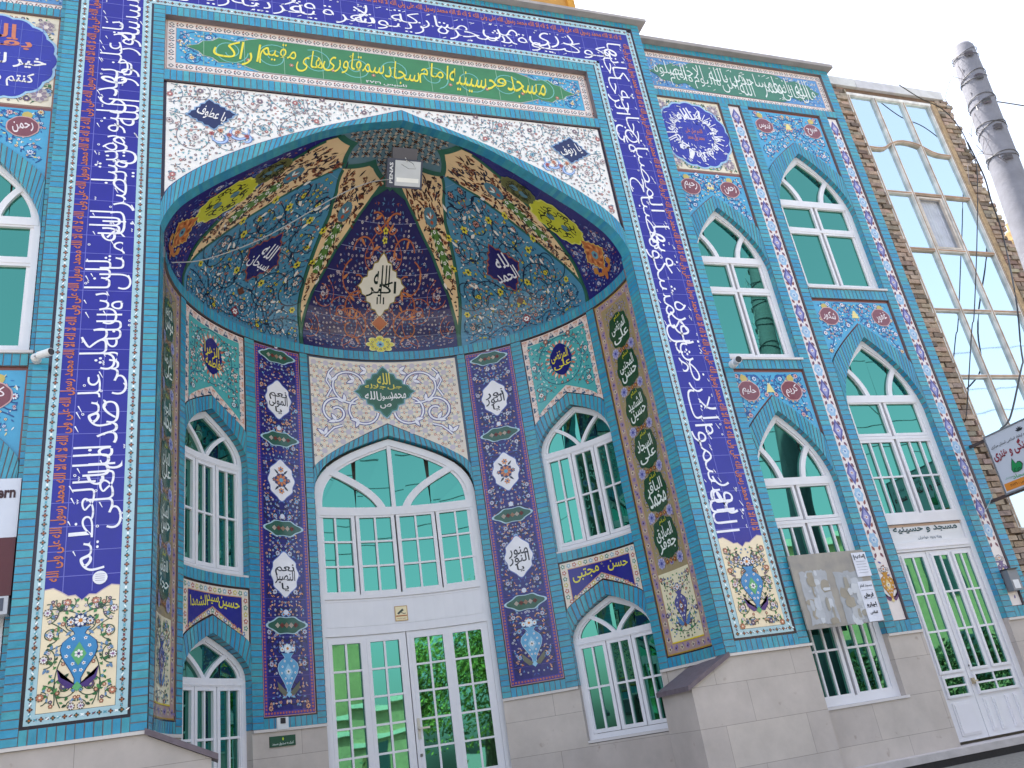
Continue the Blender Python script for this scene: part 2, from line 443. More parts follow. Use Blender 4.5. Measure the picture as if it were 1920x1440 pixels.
def mot_white(mb, p, hor, w, s, d, i):
    x, y = p; mb.poly([(x - s * .3, y), (x, y - w * .3), (x + s * .3, y), (x, y + w * .3)], d, lin('55606a')); mb.poly([(x - s * .17, y), (x, y - w * .17), (x + s * .17, y), (x, y + w * .17)], d + .0006, lin('e8dcd6'))
    ux, uy = (s * .5, 0) if hor else (0, s * .5)
    for q in (-1, 1): mb.leaf(x + ux, y + uy, (0 if hor else PI / 2) + q * 1.1, s * .38, w * .18, d, lin('94574f') if q > 0 else lin('4d5c72'))
def mot_red(mb, p, hor, w, s, d, i):
    x, y = p; mb.poly([(x - s * .3, y - s * .3), (x + s * .3, y - s * .3), (x + s * .3, y + s * .3), (x - s * .3, y + s * .3)], d, lin('b0604f'))
def mot_gold(mb, p, hor, w, s, d, i):
    x, y = p; mb.flower(x, y, w * .3, d, lin('8a79a8') if i % 2 else lin('c9b9a0'), lin('4a2c40'), n=5)
    ux, uy = (s * .5, 0) if hor else (0, s * .5)
    mb.leaf(x + ux * .7, y + uy * .7, RND.random() * 6, s * .5, w * .25, d, lin('7c6a9a'))
def mot_tri(mb, p, hor, w, s, d, i):
    x, y = p; q = w * .42; sg = 1 if i % 2 else -1
    if hor: mb.poly([(x - s * .5, y - q * sg), (x + s * .5, y - q * sg), (x, y + q * sg)], d, lin('3e5a74') if i % 2 else lin('c89a88'))
    else: mb.poly([(x - q * sg, y - s * .5), (x - q * sg, y + s * .5), (x + q * sg, y)], d, lin('3e5a74') if i % 2 else lin('c89a88'))
    mb.flower(x, y, w * .2, d + .001, WHITE, lin('a04a3a'), n=5)
def vase(mb, x, y0, h, d, body, deco, foot, rim):
    P = lambda a, b: (x + a * h, y0 + b * h)
    half = [(.05, .0), (.045, .1), (.12, .25), (.26, .48), (.3, .62), (.27, .74), (.17, .83), (.08, .88), (.1, .93), (.17, 1.0)]
    o = [P(a, b) for a, b in half] + [P(-a, b) for a, b in half[::-1]]
    for k, dd, c in ((1.08, 0, rim), (1, .0012, body)):
        for i in range(len(half) - 1):
            (a, b), (a2, b2) = half[i], half[i + 1]
            e = .014 if k > 1 else 0
            mb.poly([P(-a - e, b), P(a + e, b), P(a2 + e, b2), P(-a2 - e, b2)], d + dd, c)
    f = [(0, .02), (.14, .06), (.27, .14), (.34, .3), (.3, .08), (.16, -.06), (0, -.12)]
    for s in (-1, 1):
        for i in range(1, 5): mb.poly([P(0, -.03), P(s * f[i][0], f[i][1]), P(s * f[i+1][0], f[i+1][1])], d + .0018, foot)
    mb.poly([P(-.08, -.04), P(0, -.12), P(.08, -.04), P(0, .05)], d + .003, deco)
    mb.poly([P(0, .32), P(.13, .52), P(0, .74), P(-.13, .52)], d + .003, deco)
    mb.flower(x, y0 + .53 * h, .08 * h, d + .004, WHITE, foot, n=6)
    for s in (-1, 1):
        for a, b in ((.17, .66), (.1, .8), (.09, .36), (.2, .5), (.05, .24)): mb.flower(x + s * a * h, y0 + b * h, .035 * h, d + .003, lin('e4ecf2'), lin('b2623a'), n=5)
    for a, b, r in ((0, 1.12, .11), (-.16, 1.1, .06), (.16, 1.1, .06)): mb.flower(x + a * h, y0 + b * h, r * h, d + .002, WHITE, lin('c2782e'), n=8, edge=rim)

# palettes
F = lambda *a: [(lin(p), lin(c)) for p, c in a]
PAL_WHITE = dict(edge=lin('8f8288'), vine=lin('7d8290'), leaf=[lin(x) for x in ('6fa9b6', '5d8f96', '7a6a62', '4f6f8c', '9a6a5a')], flower=F(('cfc4c4', '6a3a36'), ('b5625a', 'e8d8d0'), ('7db4c4', '35507a'), ('6e5a6e', 'e0d2c4')), pf=.3)
PAL_BLUE = dict(edge=lin('2c5a9c'), vine=lin('1f4d86'), leaf=[lin(x) for x in ('2b5aa0', 'dfe9ee', '3574b4', 'e2d690', '285090')], flower=F(('e8eef2', '9a3c4c'), ('d8b0a8', '7c2c44'), ('cfdcea', '344c94'), ('e0cf9a', 'b06a30')), pf=.4)
PAL_DOMEL = dict(edge=lin('22303c'), vine=lin('16263f'), leaf=[lin(x) for x in ('1d3550', '274a78', 'd8dcd8', '8a5248', '1c3050')], flower=F(('c9b0a8', '6e2f3a'), ('d8d0cc', '8a4a38'), ('b08078', '40222c'), ('d6c83c', '4c5a1c'), ('9fb6c4', '7c3a3a')), pf=.42)
PAL_DOMEC = dict(vine=lin('b5623a'), leaf=[lin(x) for x in ('3f6aa0', '2d3f80', '8a4a3a', '5a86b0')], flower=F(('b9aeb4', '4a3450'), ('d8d2d4', '50405c'), ('a898a8', '3a2a4a'), ('c8bcc4', '7a3a3a')), pf=.55)
PAL_DOMED = dict(vine=lin('50649a'), leaf=[lin(x) for x in ('3a4f94', '5a7ab4', '8a4a4a', '2c3878')], flower=F(('b8b4c8', '5a3040'), ('8f4a48', 'd0b8a0'), ('c8c8d8', '6a3a30'), ('6a78b0', 'c0b0a8')), pf=.45)
PAL_CREAM = dict(lw=1.6, vine=lin('3c5244'), leaf=[lin(x) for x in ('4c8a52', '3a6a44', '6a8ab0', '2f4a3c')], flower=F(('e9e4e8', '8a5a8a'), ('c27a62', 'e8d8c0'), ('7aa6c8', '39508a'), ('5a4a78', 'd8c8b8')), pf=.36, edge=lin('6a5a4c'))
PAL_PIL = dict(edge=lin('2a2858'), vine=lin('2a2440'), leaf=[lin(x) for x in ('d89a72', '5f8fc4', 'c97f55', '7fb0d0', '3d5aa8', 'e0b090')], flower=F(('cfd4e4', '5a3a5a'), ('8fb4d8', 'c0704a'), ('d8a080', '4a3060'), ('b8c0d8', '8a4a5a')), pf=.42)
PAL_TEAL = dict(edge=lin('2c5a66'), vine=lin('2c5a6e'), leaf=[lin(x) for x in ('d8e8e4', '3a7a88', '8a4a40', '2a5a80')], flower=F(('e0dcd4', '9a4038'), ('b06a58', 'ead8c8'), ('d0e0e4', '40608a')), pf=.36)
PAL_BROWN = dict(vine=lin('6a5a3a'), leaf=[lin(x) for x in ('8a82b0', '6c70a8', 'b49a60', '9a8fb0')], flower=F(('9a94c0', '4c4480'), ('b8a890', '703a34'), ('8088b8', 'c8b8a0')), pf=.5)
PAL_BEIGE = dict(vine=lin('8a5a34'), leaf=[lin(x) for x in ('33231f', '2a2a3a', '6a3a24', '402a26')], flower=F(('8a4a2e', '2a1c1c'), ('2d2d44', 'b08a60'), ('5a3026', 'c8a070')), pf=.28)

exec_parts = []
# ------------------------------------------------------------------ camera, sky, sun
F_PX = 1568.532
cam = bpy.data.cameras.new('camera'); co = bpy.data.objects.new('camera', cam); COL.objects.link(co)
right, down, fwd = (Vector(v) for v in ((.940646, -.306286, -.146198), (-.002656, .424112, -.905606), (.339379, .852243, .398126)))
m3 = Matrix((right, -down, -fwd)).transposed()
co.matrix_world = Matrix.Translation((-2.14194, -7.45471, -.29609)) @ m3.to_4x4()
cam.sensor_width = 36; cam.lens = F_PX / 1920 * 36; cam.clip_end = 2000; cam.clip_start = .05
SC.camera = co
SUN_EL, SUN_AZ = math.radians(66), math.radians(-28)      # azimuth from +Y (behind the mosque), clockwise seen from above
sd = Vector((cos(SUN_EL) * sin(SUN_AZ), cos(SUN_EL) * cos(SUN_AZ), sin(SUN_EL)))
sun = bpy.data.lights.new('sun', 'SUN'); sun.energy = 4.2; sun.angle = math.radians(.6); sun.color = (1, .95, .88)
so = bpy.data.objects.new('sun', sun); COL.objects.link(so); so.rotation_euler = sd.to_track_quat('Z', 'Y').to_euler()
w = bpy.data.worlds.new('World'); SC.world = w; w.use_nodes = True
nt = w.node_tree; bg = nt.nodes['Background']
sky = nt.nodes.new('ShaderNodeTexSky'); sky.sky_type = 'NISHITA'; sky.sun_disc = False
sky.sun_elevation = SUN_EL; sky.sun_rotation = SUN_AZ; sky.dust_density = 4; sky.air_density = 1.0; sky.ozone_density = 1.0
hs = nt.nodes.new('ShaderNodeHueSaturation'); hs.inputs['Saturation'].default_value = .62
nt.links.new(sky.outputs[0], hs.inputs['Color']); nt.links.new(hs.outputs[0], bg.inputs['Color']); bg.inputs['Strength'].default_value = .15
SC.view_settings.view_transform = 'Standard'; SC.view_settings.look = 'None'; SC.view_settings.exposure = 1.8; SC.view_settings.gamma = 1
SC.cycles.max_bounces = 8; SC.cycles.diffuse_bounces = 4; SC.cycles.glossy_bounces = 4

# ------------------------------------------------------------------ setting
GZ = -1.07
def flat(Y0): return lambda u, v, d: (u, Y0 - d, v)
mb = MB(); mb.raw([(-400, -400, GZ), (400, -400, GZ), (400, 400, GZ), (-400, 400, GZ)], lin('505052')); struct(mb.build('ground', M_ASPH))
mb = MB(); mb.raw([(-60, -13.5, GZ + .14), (60, -13.5, GZ + .14), (60, -11.8, GZ + .14), (-60, -11.8, GZ + .14)], lin('9a968e'))
mb.raw([(-60, -11.8, GZ + .14), (60, -11.8, GZ + .14), (60, -11.8, GZ), (-60, -11.8, GZ)], lin('8a867e')); struct(mb.build('pavement', M_CONC))

MOSQUE = empty('mosque', 'turquoise tiled mosque with a deep half domed entrance portal between two window wings', 'mosque')

# ------------------------------------------------------------------ brick laying
PITCH = .064
def bricks(mb, u0, u1, v0, v1, hor, d0, d1, base=True, pitch=PITCH):
    """hor: courses stacked upwards, each as wide as the strip; else bricks on end side by side"""
    if base: mb.box(u0, u1, v0, v1, d0, d1 - .004, MORT, 1)
    a0, a1 = (v0, v1) if hor else (u0, u1)
    n = max(1, round((a1 - a0) / pitch)); s = (a1 - a0) / n; j = .0045
    for i in range(n):
        p, q = a0 + i * s + j, a0 + (i + 1) * s - j
        dd = [d1 + RND.uniform(-.0022, .0015) for _ in range(4)]
        if hor: mb.poly([(u0 + .001, p), (u1 - .001, p), (u1 - .001, q), (u0 + .001, q)], dd, turq())
        else: mb.poly([(p, v0 + .001), (q, v0 + .001), (q, v1 - .001), (p, v1 - .001)], dd, turq())
def resample(pl, n):
    L = [0]
    for a, b in zip(pl, pl[1:]): L.append(L[-1] + math.hypot(b[0] - a[0], b[1] - a[1]))
    out = []; k = 0
    for i in range(n + 1):
        t = L[-1] * i / n
        while k < len(pl) - 2 and L[k + 1] < t: k += 1
        f = (t - L[k]) / ((L[k + 1] - L[k]) or 1)
        out.append(tuple(pl[k][j] + f * (pl[k + 1][j] - pl[k][j]) for j in (0, 1)))
    return out
def half_arch(uc, hw, vs, va, a, n=24):
    return [(uc - hw * (1 - (i / n) ** a), vs + (va - vs) * i / n) for i in range(n + 1)]
def full_arch(uc, hw, vs, va, a, n=24):
    h = half_arch(uc, hw, vs, va, a, n); return h + [(2 * uc - x, y) for x, y in h[-2::-1]]
def voussoirs(mb, inner, outer, d1, dsoff, pitch=PITCH * 1.05):
    """left halves of the inner and outer curve, mirrored about the apex"""
    uc = inner[-1][0]
    n = max(3, round(sum(math.hypot(b[0] - a[0], b[1] - a[1]) for a, b in zip(inner, inner[1:])) / pitch))
    A, B = resample(inner, n), resample(outer, n)
    for sg in (1, -1):
        X = lambda p: (p[0] if sg > 0 else 2 * uc - p[0], p[1])
        for i in range(n):
            a, b, c, e = A[i], A[i + 1], B[i + 1], B[i]
            mb.poly([X(a), X(b), X(c), X(e)], d1 - .005, MORT, 1)
            f = .11
            L_ = lambda p, q, t: (p[0] + (q[0] - p[0]) * t, p[1] + (q[1] - p[1]) * t)
            dd = [d1 + RND.uniform(-.002, .001) for _ in range(4)]
            cc = turq()
            mb.poly([X(L_(a, b, f)), X(L_(a, b, 1 - f)), X(L_(e, c, 1 - f)), X(L_(e, c, f))], dd, cc)
            mb.poly([X(L_(a, b, f)), X(L_(a, b, 1 - f)), X(L_(a, b, 1 - f)), X(L_(a, b, f))], [d1, d1, dsoff, dsoff], cc)
            a2, b2 = L_(a, e, .03), L_(b, c, .03); mb.poly([X(a2), X(b2), X(b2), X(a2)], [d1 - .005, d1 - .005, dsoff, dsoff], MORT, 1)
def above(mb, curve, vtop, d, col, m=0):
    for a, b in zip(curve, curve[1:]): mb.poly([a, b, (b[0], vtop), (a[0], vtop)], d, col, m)
def jambs(mb, u0, u1, v0, v1, d1, dback):
    """brick reveals at both sides of an opening"""
    n = max(1, round((v1 - v0) / PITCH)); s = (v1 - v0) / n
    for u in (u0, u1):
        mb.poly([(u, v0), (u, v0), (u, v1), (u, v1)], [d1 - .004, dback, dback, d1 - .004], MORT, 1)
        e = .002 if u == u0 else -.002
        for i in range(n):
            p, q = v0 + i * s + .0035, v0 + (i + 1) * s - .0035
            mb.poly([(u + e, p), (u + e, p), (u + e, q), (u + e, q)], [d1, dback, dback, d1], turq())

# ------------------------------------------------------------------ windows
def pane(mb, pts, d, tilt=.002):
    dx, dy = RND.uniform(-tilt, tilt), RND.uniform(-tilt, tilt)
    us = [p[0] for p in pts]; vs = [p[1] for p in pts]; uc, vc = sum(us) / len(us), sum(vs) / len(vs)
    mb.poly(pts, [d + (p[0] - uc) * dx * 2 + (p[1] - vc) * dy * 2 for p in pts], WHITE)
def window(fmap, uc, hw, v0, vs, va, a, dback, parent, label, rows, heads='Y', bend=None, name='window', sill=True, sw=.06, extra=None, sill_depth=.13, tracew=None):
    """white plastic frame with an arched head; rows: list of (v_bottom, v_top, [columns of panes], (rows in a pane group), sash)"""
    f = MB(fmap, bend); g = MB(fmap)
    W = WPVC; df = dback + .05; tw = tracew or sw * .8
    arch = full_arch(uc, hw - sw / 2, vs, va - sw * .7, a, 20)
    f.bar([(uc - hw + sw / 2, v0)] + arch + [(uc + hw - sw / 2, v0)], sw, dback, df, W)
    f.bar([(uc - hw + sw * 1.25, v0)] + [(uc + (x - uc) * (1 - sw * .75 / hw), y - sw * .6 * ((y - vs) / (va - vs))) for x, y in arch] + [(uc + hw - sw * 1.25, v0)], sw * .5, dback, df - .018, jit(W, .02))
    f.box(uc - hw + sw, uc + hw - sw, v0, v0 + sw, dback, df, W)
    f.box(uc - hw + sw * .5, uc + hw - sw * .5, vs - sw * .6, vs + sw * .6, dback, df + .004, W)
    # tracery in the head
    A = lambda s: (hw * (1 - s ** a), vs + (va - vs) * s)
    s0 = .62 if heads == 'Y' else .55
    sh = A(s0); cb = {'Y': sw * .1, 'V': hw * .27, 'D': hw * .13}[heads]
    def arc(sg):
        P0 = (uc + sg * sh[0] * .98, sh[1]); P2 = (uc + sg * cb, vs); P1 = (uc + sg * (cb + (sh[0] - cb) * (.28 if heads == 'Y' else .12)), vs + (sh[1] - vs) * (.6 if heads == 'Y' else .55))
        return [((1-t)**2 * P0[0] + 2*t*(1-t) * P1[0] + t*t * P2[0], (1-t)**2 * P0[1] + 2*t*(1-t) * P1[1] + t*t * P2[1]) for t in [i / 12 for i in range(13)]]
    for sg in (-1, 1): f.bar(arc(sg), tw, dback, df - .003, W)
    if heads == 'D': f.box(uc - tw * .28, uc + tw * .28, vs + sw * .5, va - sw, dback, df - .008, W)
    cuts = [-hw * .93, -hw * .45, 0, hw * .45, hw * .93]
    full = full_arch(uc, hw, vs, va, a, 30)
    for c0, c1 in zip(cuts, cuts[1:]):
        top = [p for p in full if uc + c0 <= p[0] <= uc + c1]
        pane(g, [(uc + c1, vs), (uc + c0, vs)] + top if top else [], dback + .01)
    # lower lights
    for (b, t, cols, nr, sash) in rows:
        for (c0, c1, k) in cols:
            u0, u1 = uc + c0 * hw, uc + c1 * hw
            bw = sash
            for (x0, x1, y0, y1) in ((u0, u0 + bw, b, t), (u1 - bw, u1, b, t), (u0 + bw, u1 - bw, b, b + bw), (u0 + bw, u1 - bw, t - bw, t)): f.box(x0, x1, y0, y1, dback, df - .006, W)
            i0, i1, j0, j1 = u0 + bw, u1 - bw, b + bw, t - bw
            mw = .022
            for i in range(1, k):
                x = i0 + (i1 - i0) * i / k; f.box(x - mw / 2, x + mw / 2, j0, j1, dback + .012, df - .014, W)
            for j in range(1, nr):
                y = j0 + (j1 - j0) * j / nr; f.box(i0, i1, y - mw / 2, y + mw / 2, dback + .012, df - .0125, W)
            for i in range(k):
                for j in range(nr):
                    x0, x1 = i0 + (i1 - i0) * i / k, i0 + (i1 - i0) * (i + 1) / k; y0, y1 = j0 + (j1 - j0) * j / nr, j0 + (j1 - j0) * (j + 1) / nr
                    pane(g, [(x0, y0), (x1, y0), (x1, y1), (x0, y1)], dback + .012, .0035)
        f.box(uc - hw + sw * .5, uc + hw - sw * .5, t - .004, t + .034, dback, df - .001, W)
    if extra: extra(f, g, dback, df)
    o = f.build(name, M_PAINT, parent, label)
    g.build('pane', M_GLASS, o)
    if sill:
        s = MB(fmap, bend); s.box(uc - hw - .0, uc + hw + .035, v0 - .028, v0 - .001, dback, dback + sill_depth, lin('cfcaca')); s.build('sill', M_PAINT, o)
    return o

# ================================================================== PORTAL FRONT
XI, XO = 2.605, 3.60
QT = [(4.9, 1), (5.1, .978), (5.3, .93), (5.5, .845), (5.7, .745), (5.9, .635), (6.1, .52), (6.2, .455), (6.3, .387), (6.4, .3), (6.5, .185), (6.615, 0)]
def qz(z):
    if z <= QT[0][0]: return 1.
    for k in range(len(QT) - 1):
        (a, p), (b, r) = QT[k], QT[k + 1]
        if z <= b:
            m = lambda i: 0 if i <= 0 else ((QT[i+1][1] - QT[i-1][1]) / (QT[i+1][0] - QT[i-1][0]) if i < len(QT) - 1 else (QT[i][1] - QT[i-1][1]) / (QT[i][0] - QT[i-1][0]))
            h = b - a; t = (z - a) / h
            return max(0, (2*t**3 - 3*t*t + 1) * p + (t**3 - 2*t*t + t) * h * m(k) + (-2*t**3 + 3*t*t) * r + (t**3 - t*t) * h * m(k + 1))
    return 0.
def smooth_line(P, sub=6):
    out = []
    for i in range(len(P) - 1):
        p0, p1, p2, p3 = P[max(i - 1, 0)], P[i], P[i + 1], P[min(i + 2, len(P) - 1)]
        for k in range(sub):
            t = k / sub; out.append(tuple(.5 * (2 * p1[j] + (p2[j] - p0[j]) * t + (2 * p0[j] - 5 * p1[j] + 4 * p2[j] - p3[j]) * t * t + (3 * p1[j] - p0[j] - 3 * p2[j] + p3[j]) * t ** 3) for j in (0, 1)))
    return out + [P[-1]]
inner_arch = [(-XI * qz(4.9 + 1.715 * i / 60), 4.9 + 1.715 * i / 60) for i in range(60)] + [(0, 6.615)]
outer_arch = smooth_line([(-x, z) for z, x in ((5.2, XI), (5.385, 2.54), (5.56, 2.385), (5.72, 2.195), (5.88, 1.965), (6.05, 1.68), (6.25, 1.275), (6.45, .805), (6.64, .31), (6.765, 0))])
fp = MB(flat(0))
for s in (-1, 1):
    lo, hi = sorted((s * XI, s * 2.725)); bricks(fp, lo, hi, .265, 7.93, True, -.12, .0)
    lo, hi = sorted((s * 3.48, s * XO)); bricks(fp, lo, hi, .265, 8.82, True, -.12, .0)
bricks(fp, -3.48, 3.48, 8.73, 8.82, False, -.12, .0)
bricks(fp, -XI, XI, 7.80, 7.93, False, -.12, .0)
bricks(fp, -XI, XI, 6.84, 6.985, False, -.12, .0)
for s in (-1, 1):
    lo, hi = sorted((s * 2.725, s * 3.48)); bricks(fp, lo, hi, .265, .375, False, -.12, .0)
fp.build('portal_frame', [M_BRICK, M_MATTE], MOSQUE)
fa = MB(flat(0)); voussoirs(fa, inner_arch, outer_arch, .0, -.004); fa.build('portal_arch', [M_BRICK, M_MATTE], MOSQUE)
# masonry core of the portal
core = MB()
for s in (-1, 1):
    x0, x1 = sorted((s * 2.68, s * 3.595)); core.solid(x0, x1, .09, 3.2, GZ, 8.8, lin('8f8a82'))
core.solid(-2.68, 2.68, .14, 3.2, 6.72, 8.8, lin('8f8a82'))
core.solid(-2.68, 2.68, 2.62, 3.2, GZ, 6.72, lin('8f8a82'))
core.build('masonry', M_MATTE, MOSQUE)
cp = MB(); cp.solid(-3.75, 3.70, -.09, 3.3, 8.825, 8.87, lin('a29c9c')); cp.solid(-3.72, 3.67, -.06, 3.28, 8.87, 8.905, lin('b7b2b2')); cp.build('coping', M_CONC, MOSQUE)

# inscription band: light border, cobalt ground, orange kufic strip
ib = MB(flat(.012))
LB = lin('a6c6d0'); DK = lin('2b2536')
for s in (-1, 1):
    for a, b, c in ((2.725, 2.748, DK), (2.835, 3.25, COBALT), (3.25, 3.38, COBALT), (3.455, 3.48, DK)):
        lo, hi = sorted((s * a, s * b)); ib.rect(lo, hi, 1.26 if c is COBALT else .375, 8.03 if c is COBALT else 7.945, 0, c)
    for a, b in ((2.748, 2.835), (3.38, 3.455)):
        lo, hi = sorted((s * a, s * b)); v1 = 7.99 if a < 3 else 8.66
        ib.rect(lo, hi, .40, v1, .001, LB); n = int((v1 - .4) / .075)
        for i in range(n): mot_light(ib, ((lo + hi) / 2, .4 + (i + .5) * (v1 - .4) / n), 0, .085, .075, .0022, i)
    lo, hi = sorted((s * 3.455, s * 3.48)); ib.rect(lo, hi, 7.945, 8.73, 0, DK)
    lo, hi = sorted((s * 2.835, s * 3.38)); ib.rect(lo, hi, 8.03, 8.61, 0, COBALT)
    lo, hi = sorted((s * 2.748, s * 3.455)); ib.rect(lo, hi, .40, .475, .0014, LB)
    for i in range(9): mot_light(ib, (lo + (i + .5) * (hi - lo) / 9, .437), 1, .075, .08, .0026, i)
    lo, hi = sorted((s * 2.725, s * 3.48)); ib.rect(lo, hi, .375, .40, .0005, DK)
    lo, hi = sorted((s * 2.835, s * 3.38)); ib.rect(lo, hi, .475, 1.27, .0001, DK)
ib.rect(-2.835, 2.835, 8.03, 8.61, 0, COBALT); ib.rect(-2.725, 2.725, 7.93, 7.948, .0002, DK); ib.rect(-3.455, 3.455, 8.70, 8.73, .0002, DK)
for v0, v1, x in ((7.948, 8.03, 2.80), (8.61, 8.70, 3.40)):
    ib.rect(-x, x, v0, v1, .0012, LB); n = int(2 * x / .075)
    for i in range(n): mot_light(ib, (-x + (i + .5) * 2 * x / n, (v0 + v1) / 2), 1, .085, .075, .0024, i)
# tile joints
JC = lin('6a6ac0')
for s in (-1, 1):
    for x in (3.04, 3.25): ib.rect(s * x - .003, s * x + .003, 1.37, 8.44, .0008, JC)
    for i in range(34):
        lo, hi = sorted((s * 2.835, s * 3.38)); v = 1.5 + i * .205; ib.rect(lo, hi, v - .003, v + .003, .0009, JC)
for v in (8.24, 8.45): ib.rect(-3.25, 3.25, v - .003, v + .003, .0008, JC)
for i in range(-14, 15): ib.rect(i * .205 - .003, i * .205 + .003, 8.03, 8.61, .0009, JC)
VERSE = ['الله نور السموات والارض مثل نوره كمشكوة فيها مصباح المصباح فى زجاجة الزجاجة كانها',
         'كوكب درى يوقد من شجرة مباركة زيتونة لا شرقية ولا غربية يكاد زيتها يضى',
         'ولو لم تمسسه نار نور على نور يهدى الله لنوره من يشا ويضرب الله الامثال للناس والله بكل شى عليم صدق الله العلى العظيم']
TW = lin('e9e8f2')
calligraphy(ib, VERSE[0], 3.04, 4.93, 6.9, .405, .003, TW, -PI / 2)
calligraphy(ib, VERSE[1], 0, 8.24, 5.9, .38, .003, TW, 0)
calligraphy(ib, VERSE[2], -3.04, 4.96, 6.8, .405, .003, TW, PI / 2)
KUFI = 'لا اله الا الله محمد رسول الله على ولى الله'
for i in range(6):
    v = 1.45 + (i + .5) * 1.165
    put(ib, KUFI, 3.317, v, 1.14, .118, .003, ORANGE, -PI / 2, bold=.02); put(ib, KUFI, -3.317, v, 1.14, .118, .003, ORANGE, PI / 2, bold=.02)
for i in range(6): put(ib, KUFI, -2.75 + i * 1.1, 8.53, 1.07, .115, .003, ORANGE, 0, bold=.02)
ib.build('inscription_band', M_TILE, MOSQUE, 'cobalt blue band of white calligraphy with orange kufic edge framing the portal')

for s in (-1, 1):
    vp = MB(flat(.012)); lo, hi = sorted((s * 2.838, s * 3.378)); uc = (lo + hi) / 2
    vp.rect(lo, hi, .478, 1.30, .002, CREAM)
    # cusped upper edge rising into the cobalt
    top = [(lo, 1.40), (lo + .06, 1.41), (lo + .12, 1.375), (lo + .17, 1.34), (lo + .22, 1.345), (uc, 1.30)]
    top = top + [(2 * uc - x, y) for x, y in top[-2::-1]]
    for a, b in zip(top, top[1:]):
        vp.poly([(a[0], 1.30), (b[0], 1.30), b, a], .002, CREAM)
    vp.line(top, .008, .0032, lin('b9a6b0'))
    ins = lambda x, y: lo + .02 < x < hi - .02 and .5 < y < 1.32
    kv = lambda x, y: abs(x - uc) < .15 and .56 < y < 1.1
    arabesque(vp, ins, (lo, hi, .5, 1.33), .0035, PAL_CREAM, uc, .044, 9, .085, .008, kv)
    vase(vp, uc, .66, .43, .006, lin('3f86bc'), lin('5fa873'), lin('4a3478'), lin('1d2f66'))
    vp.build('vase_panel', M_TILE, MOSQUE, 'cream tile panel with a blue vase at the foot of the %s inscription band' % ('left' if s < 0 else 'right'))
    st = MB(flat(.012))
    if s < 0:
        st.disc(-2.985, 1.47, .055, .008, lin('e4e4ea'), 16)
        for k in range(4): st.rect(-3.02, -2.95, 1.445 + k * .017, 1.449 + k * .017, .009, lin('9a9ab0'))
        st.build('maker_roundel', M_TILE, MOSQUE)

# title panel
tp = MB(flat(.08)); T0, T1 = 7.06, 7.80
tp.rect(-XI, XI, T0, T1, 0, lin('d8c6c0'))
strip_border(tp, -2.59, 2.59, T0 + .01, T1 - .01, .10, .0012, lin('e3d8d4'), mot_white, .10, lin('b08a80'))
tp.rect(-2.49, 2.49, T0 + .11, T1 - .11, .0012, SKYB)
insb = lambda x, y: abs(x) < 2.47 and T0 + .12 < y < T1 - .12 and (abs(x) > 1.7)
arabesque(tp, insb, (-2.47, 2.47, T0 + .12, T1 - .12), .003, PAL_BLUE, 0, .05, 6, .09, .01)
yc_ = (T0 + T1) / 2
cart = [(2.40, 0), (2.27, .05), (2.22, .11), (2.12, .13), (2.05, .19), (1.95, .18), (1.86, .16), (1.72, .22), (1.6, .26), (0, .26)]
cart = cart + [(-x, y) for x, y in cart[-2::-1]]
for a, b in zip(cart, cart[1:]):
    for k, d, c in ((1.0, .0065, lin('b0b8b8')), (.965, .008, lin('3a7d50'))):
        tp.poly([(a[0] * (1 if k == 1 else .994), yc_ - a[1] * k), (b[0] * (1 if k == 1 else .994), yc_ - b[1] * k), (b[0] * (1 if k == 1 else .994), yc_ + b[1] * k), (a[0] * (1 if k == 1 else .994), yc_ + a[1] * k)], d, c)
for i in range(9):
    cx = -1.92 + i * .48; sg = 1 if i % 2 else -1
    tp.line([(cx + (.2 - .15 * t) * cos(sg * t * 9 + i), yc_ + (.19 - .13 * t) * sin(sg * t * 9 + i)) for t in [k / 29 for k in range(30)]], .012, .0095, lin('6fb3ac'))
    tp.flower(cx + .2, yc_ - .1, .028, .0095, lin('b46a60'), lin('e0c8a8'))
for x in [-2.2 + .44 * k for k in range(11)]: tp.rect(x - .003, x + .003, T0 + .11, T1 - .11, .0092, lin('8fb49a'))
words = 'مسجد و حسینیه امام سجاد سمقاوری های مقیم اراک'.split()
wd = [.52, .13, .62, .36, .42, .72, .3, .4, .5]; x = 1.97
for i, (t, ww) in enumerate(zip(words, wd)):
    hh = {1: .16}.get(i, .36); put(tp, t, x - ww / 2, yc_ + .01 + (.03 if i % 2 else -.02), ww, hh, .012, YELLOW, -.05, bold=-.004, skew=.12); x -= ww + .012
put(tp, 'ع', -.52, yc_ + .13, .07, .08, .012, YELLOW)
put(tp, 'تاسیس ۱۳۷۴', -.13, yc_ - .215, .5, .055, .012, WHITE)
tp.build('title_panel', M_TILE, MOSQUE, 'long green title panel with yellow lettering above the arch')

# white spandrel
sp = MB(flat(.03)); S1 = 6.845
oa = resample(outer_arch, 40); oa_full = oa + [(-x, y) for x, y in oa[-2::-1]]
above(sp, oa_full, S1, 0, lin('e7e4e2'))
sp.line([(x, y + .012) for x, y in oa_full], .03, .002, lin('28356e'))
def oz(x):
    x = abs(x)
    for a, b in zip(oa, oa[1:]):
        if -b[0] <= x <= -a[0]: return a[1] + (b[1] - a[1]) * ((-a[0] - x) / ((b[0] - a[0]) or 1))
    return 6.76
sp.rect(-XI, -2.575, 5.3, S1, .0025, lin('2b2536')); sp.rect(2.575, XI, 5.3, S1, .0025, lin('2b2536')); sp.rect(-2.575, 2.575, S1 - .02, S1, .0025, lin('2b2536'))
inss = lambda x, y: abs(x) < 2.55 and oz(x) + .05 < y < S1 - .03
kmed = lambda x, y: math.hypot((abs(x) - 2.13), y - 6.43) < .2
arabesque(sp, inss, (-2.56, 2.56, 5.4, S1 - .02), .003, PAL_WHITE, 0, .05, 20, .19, .009, kmed)
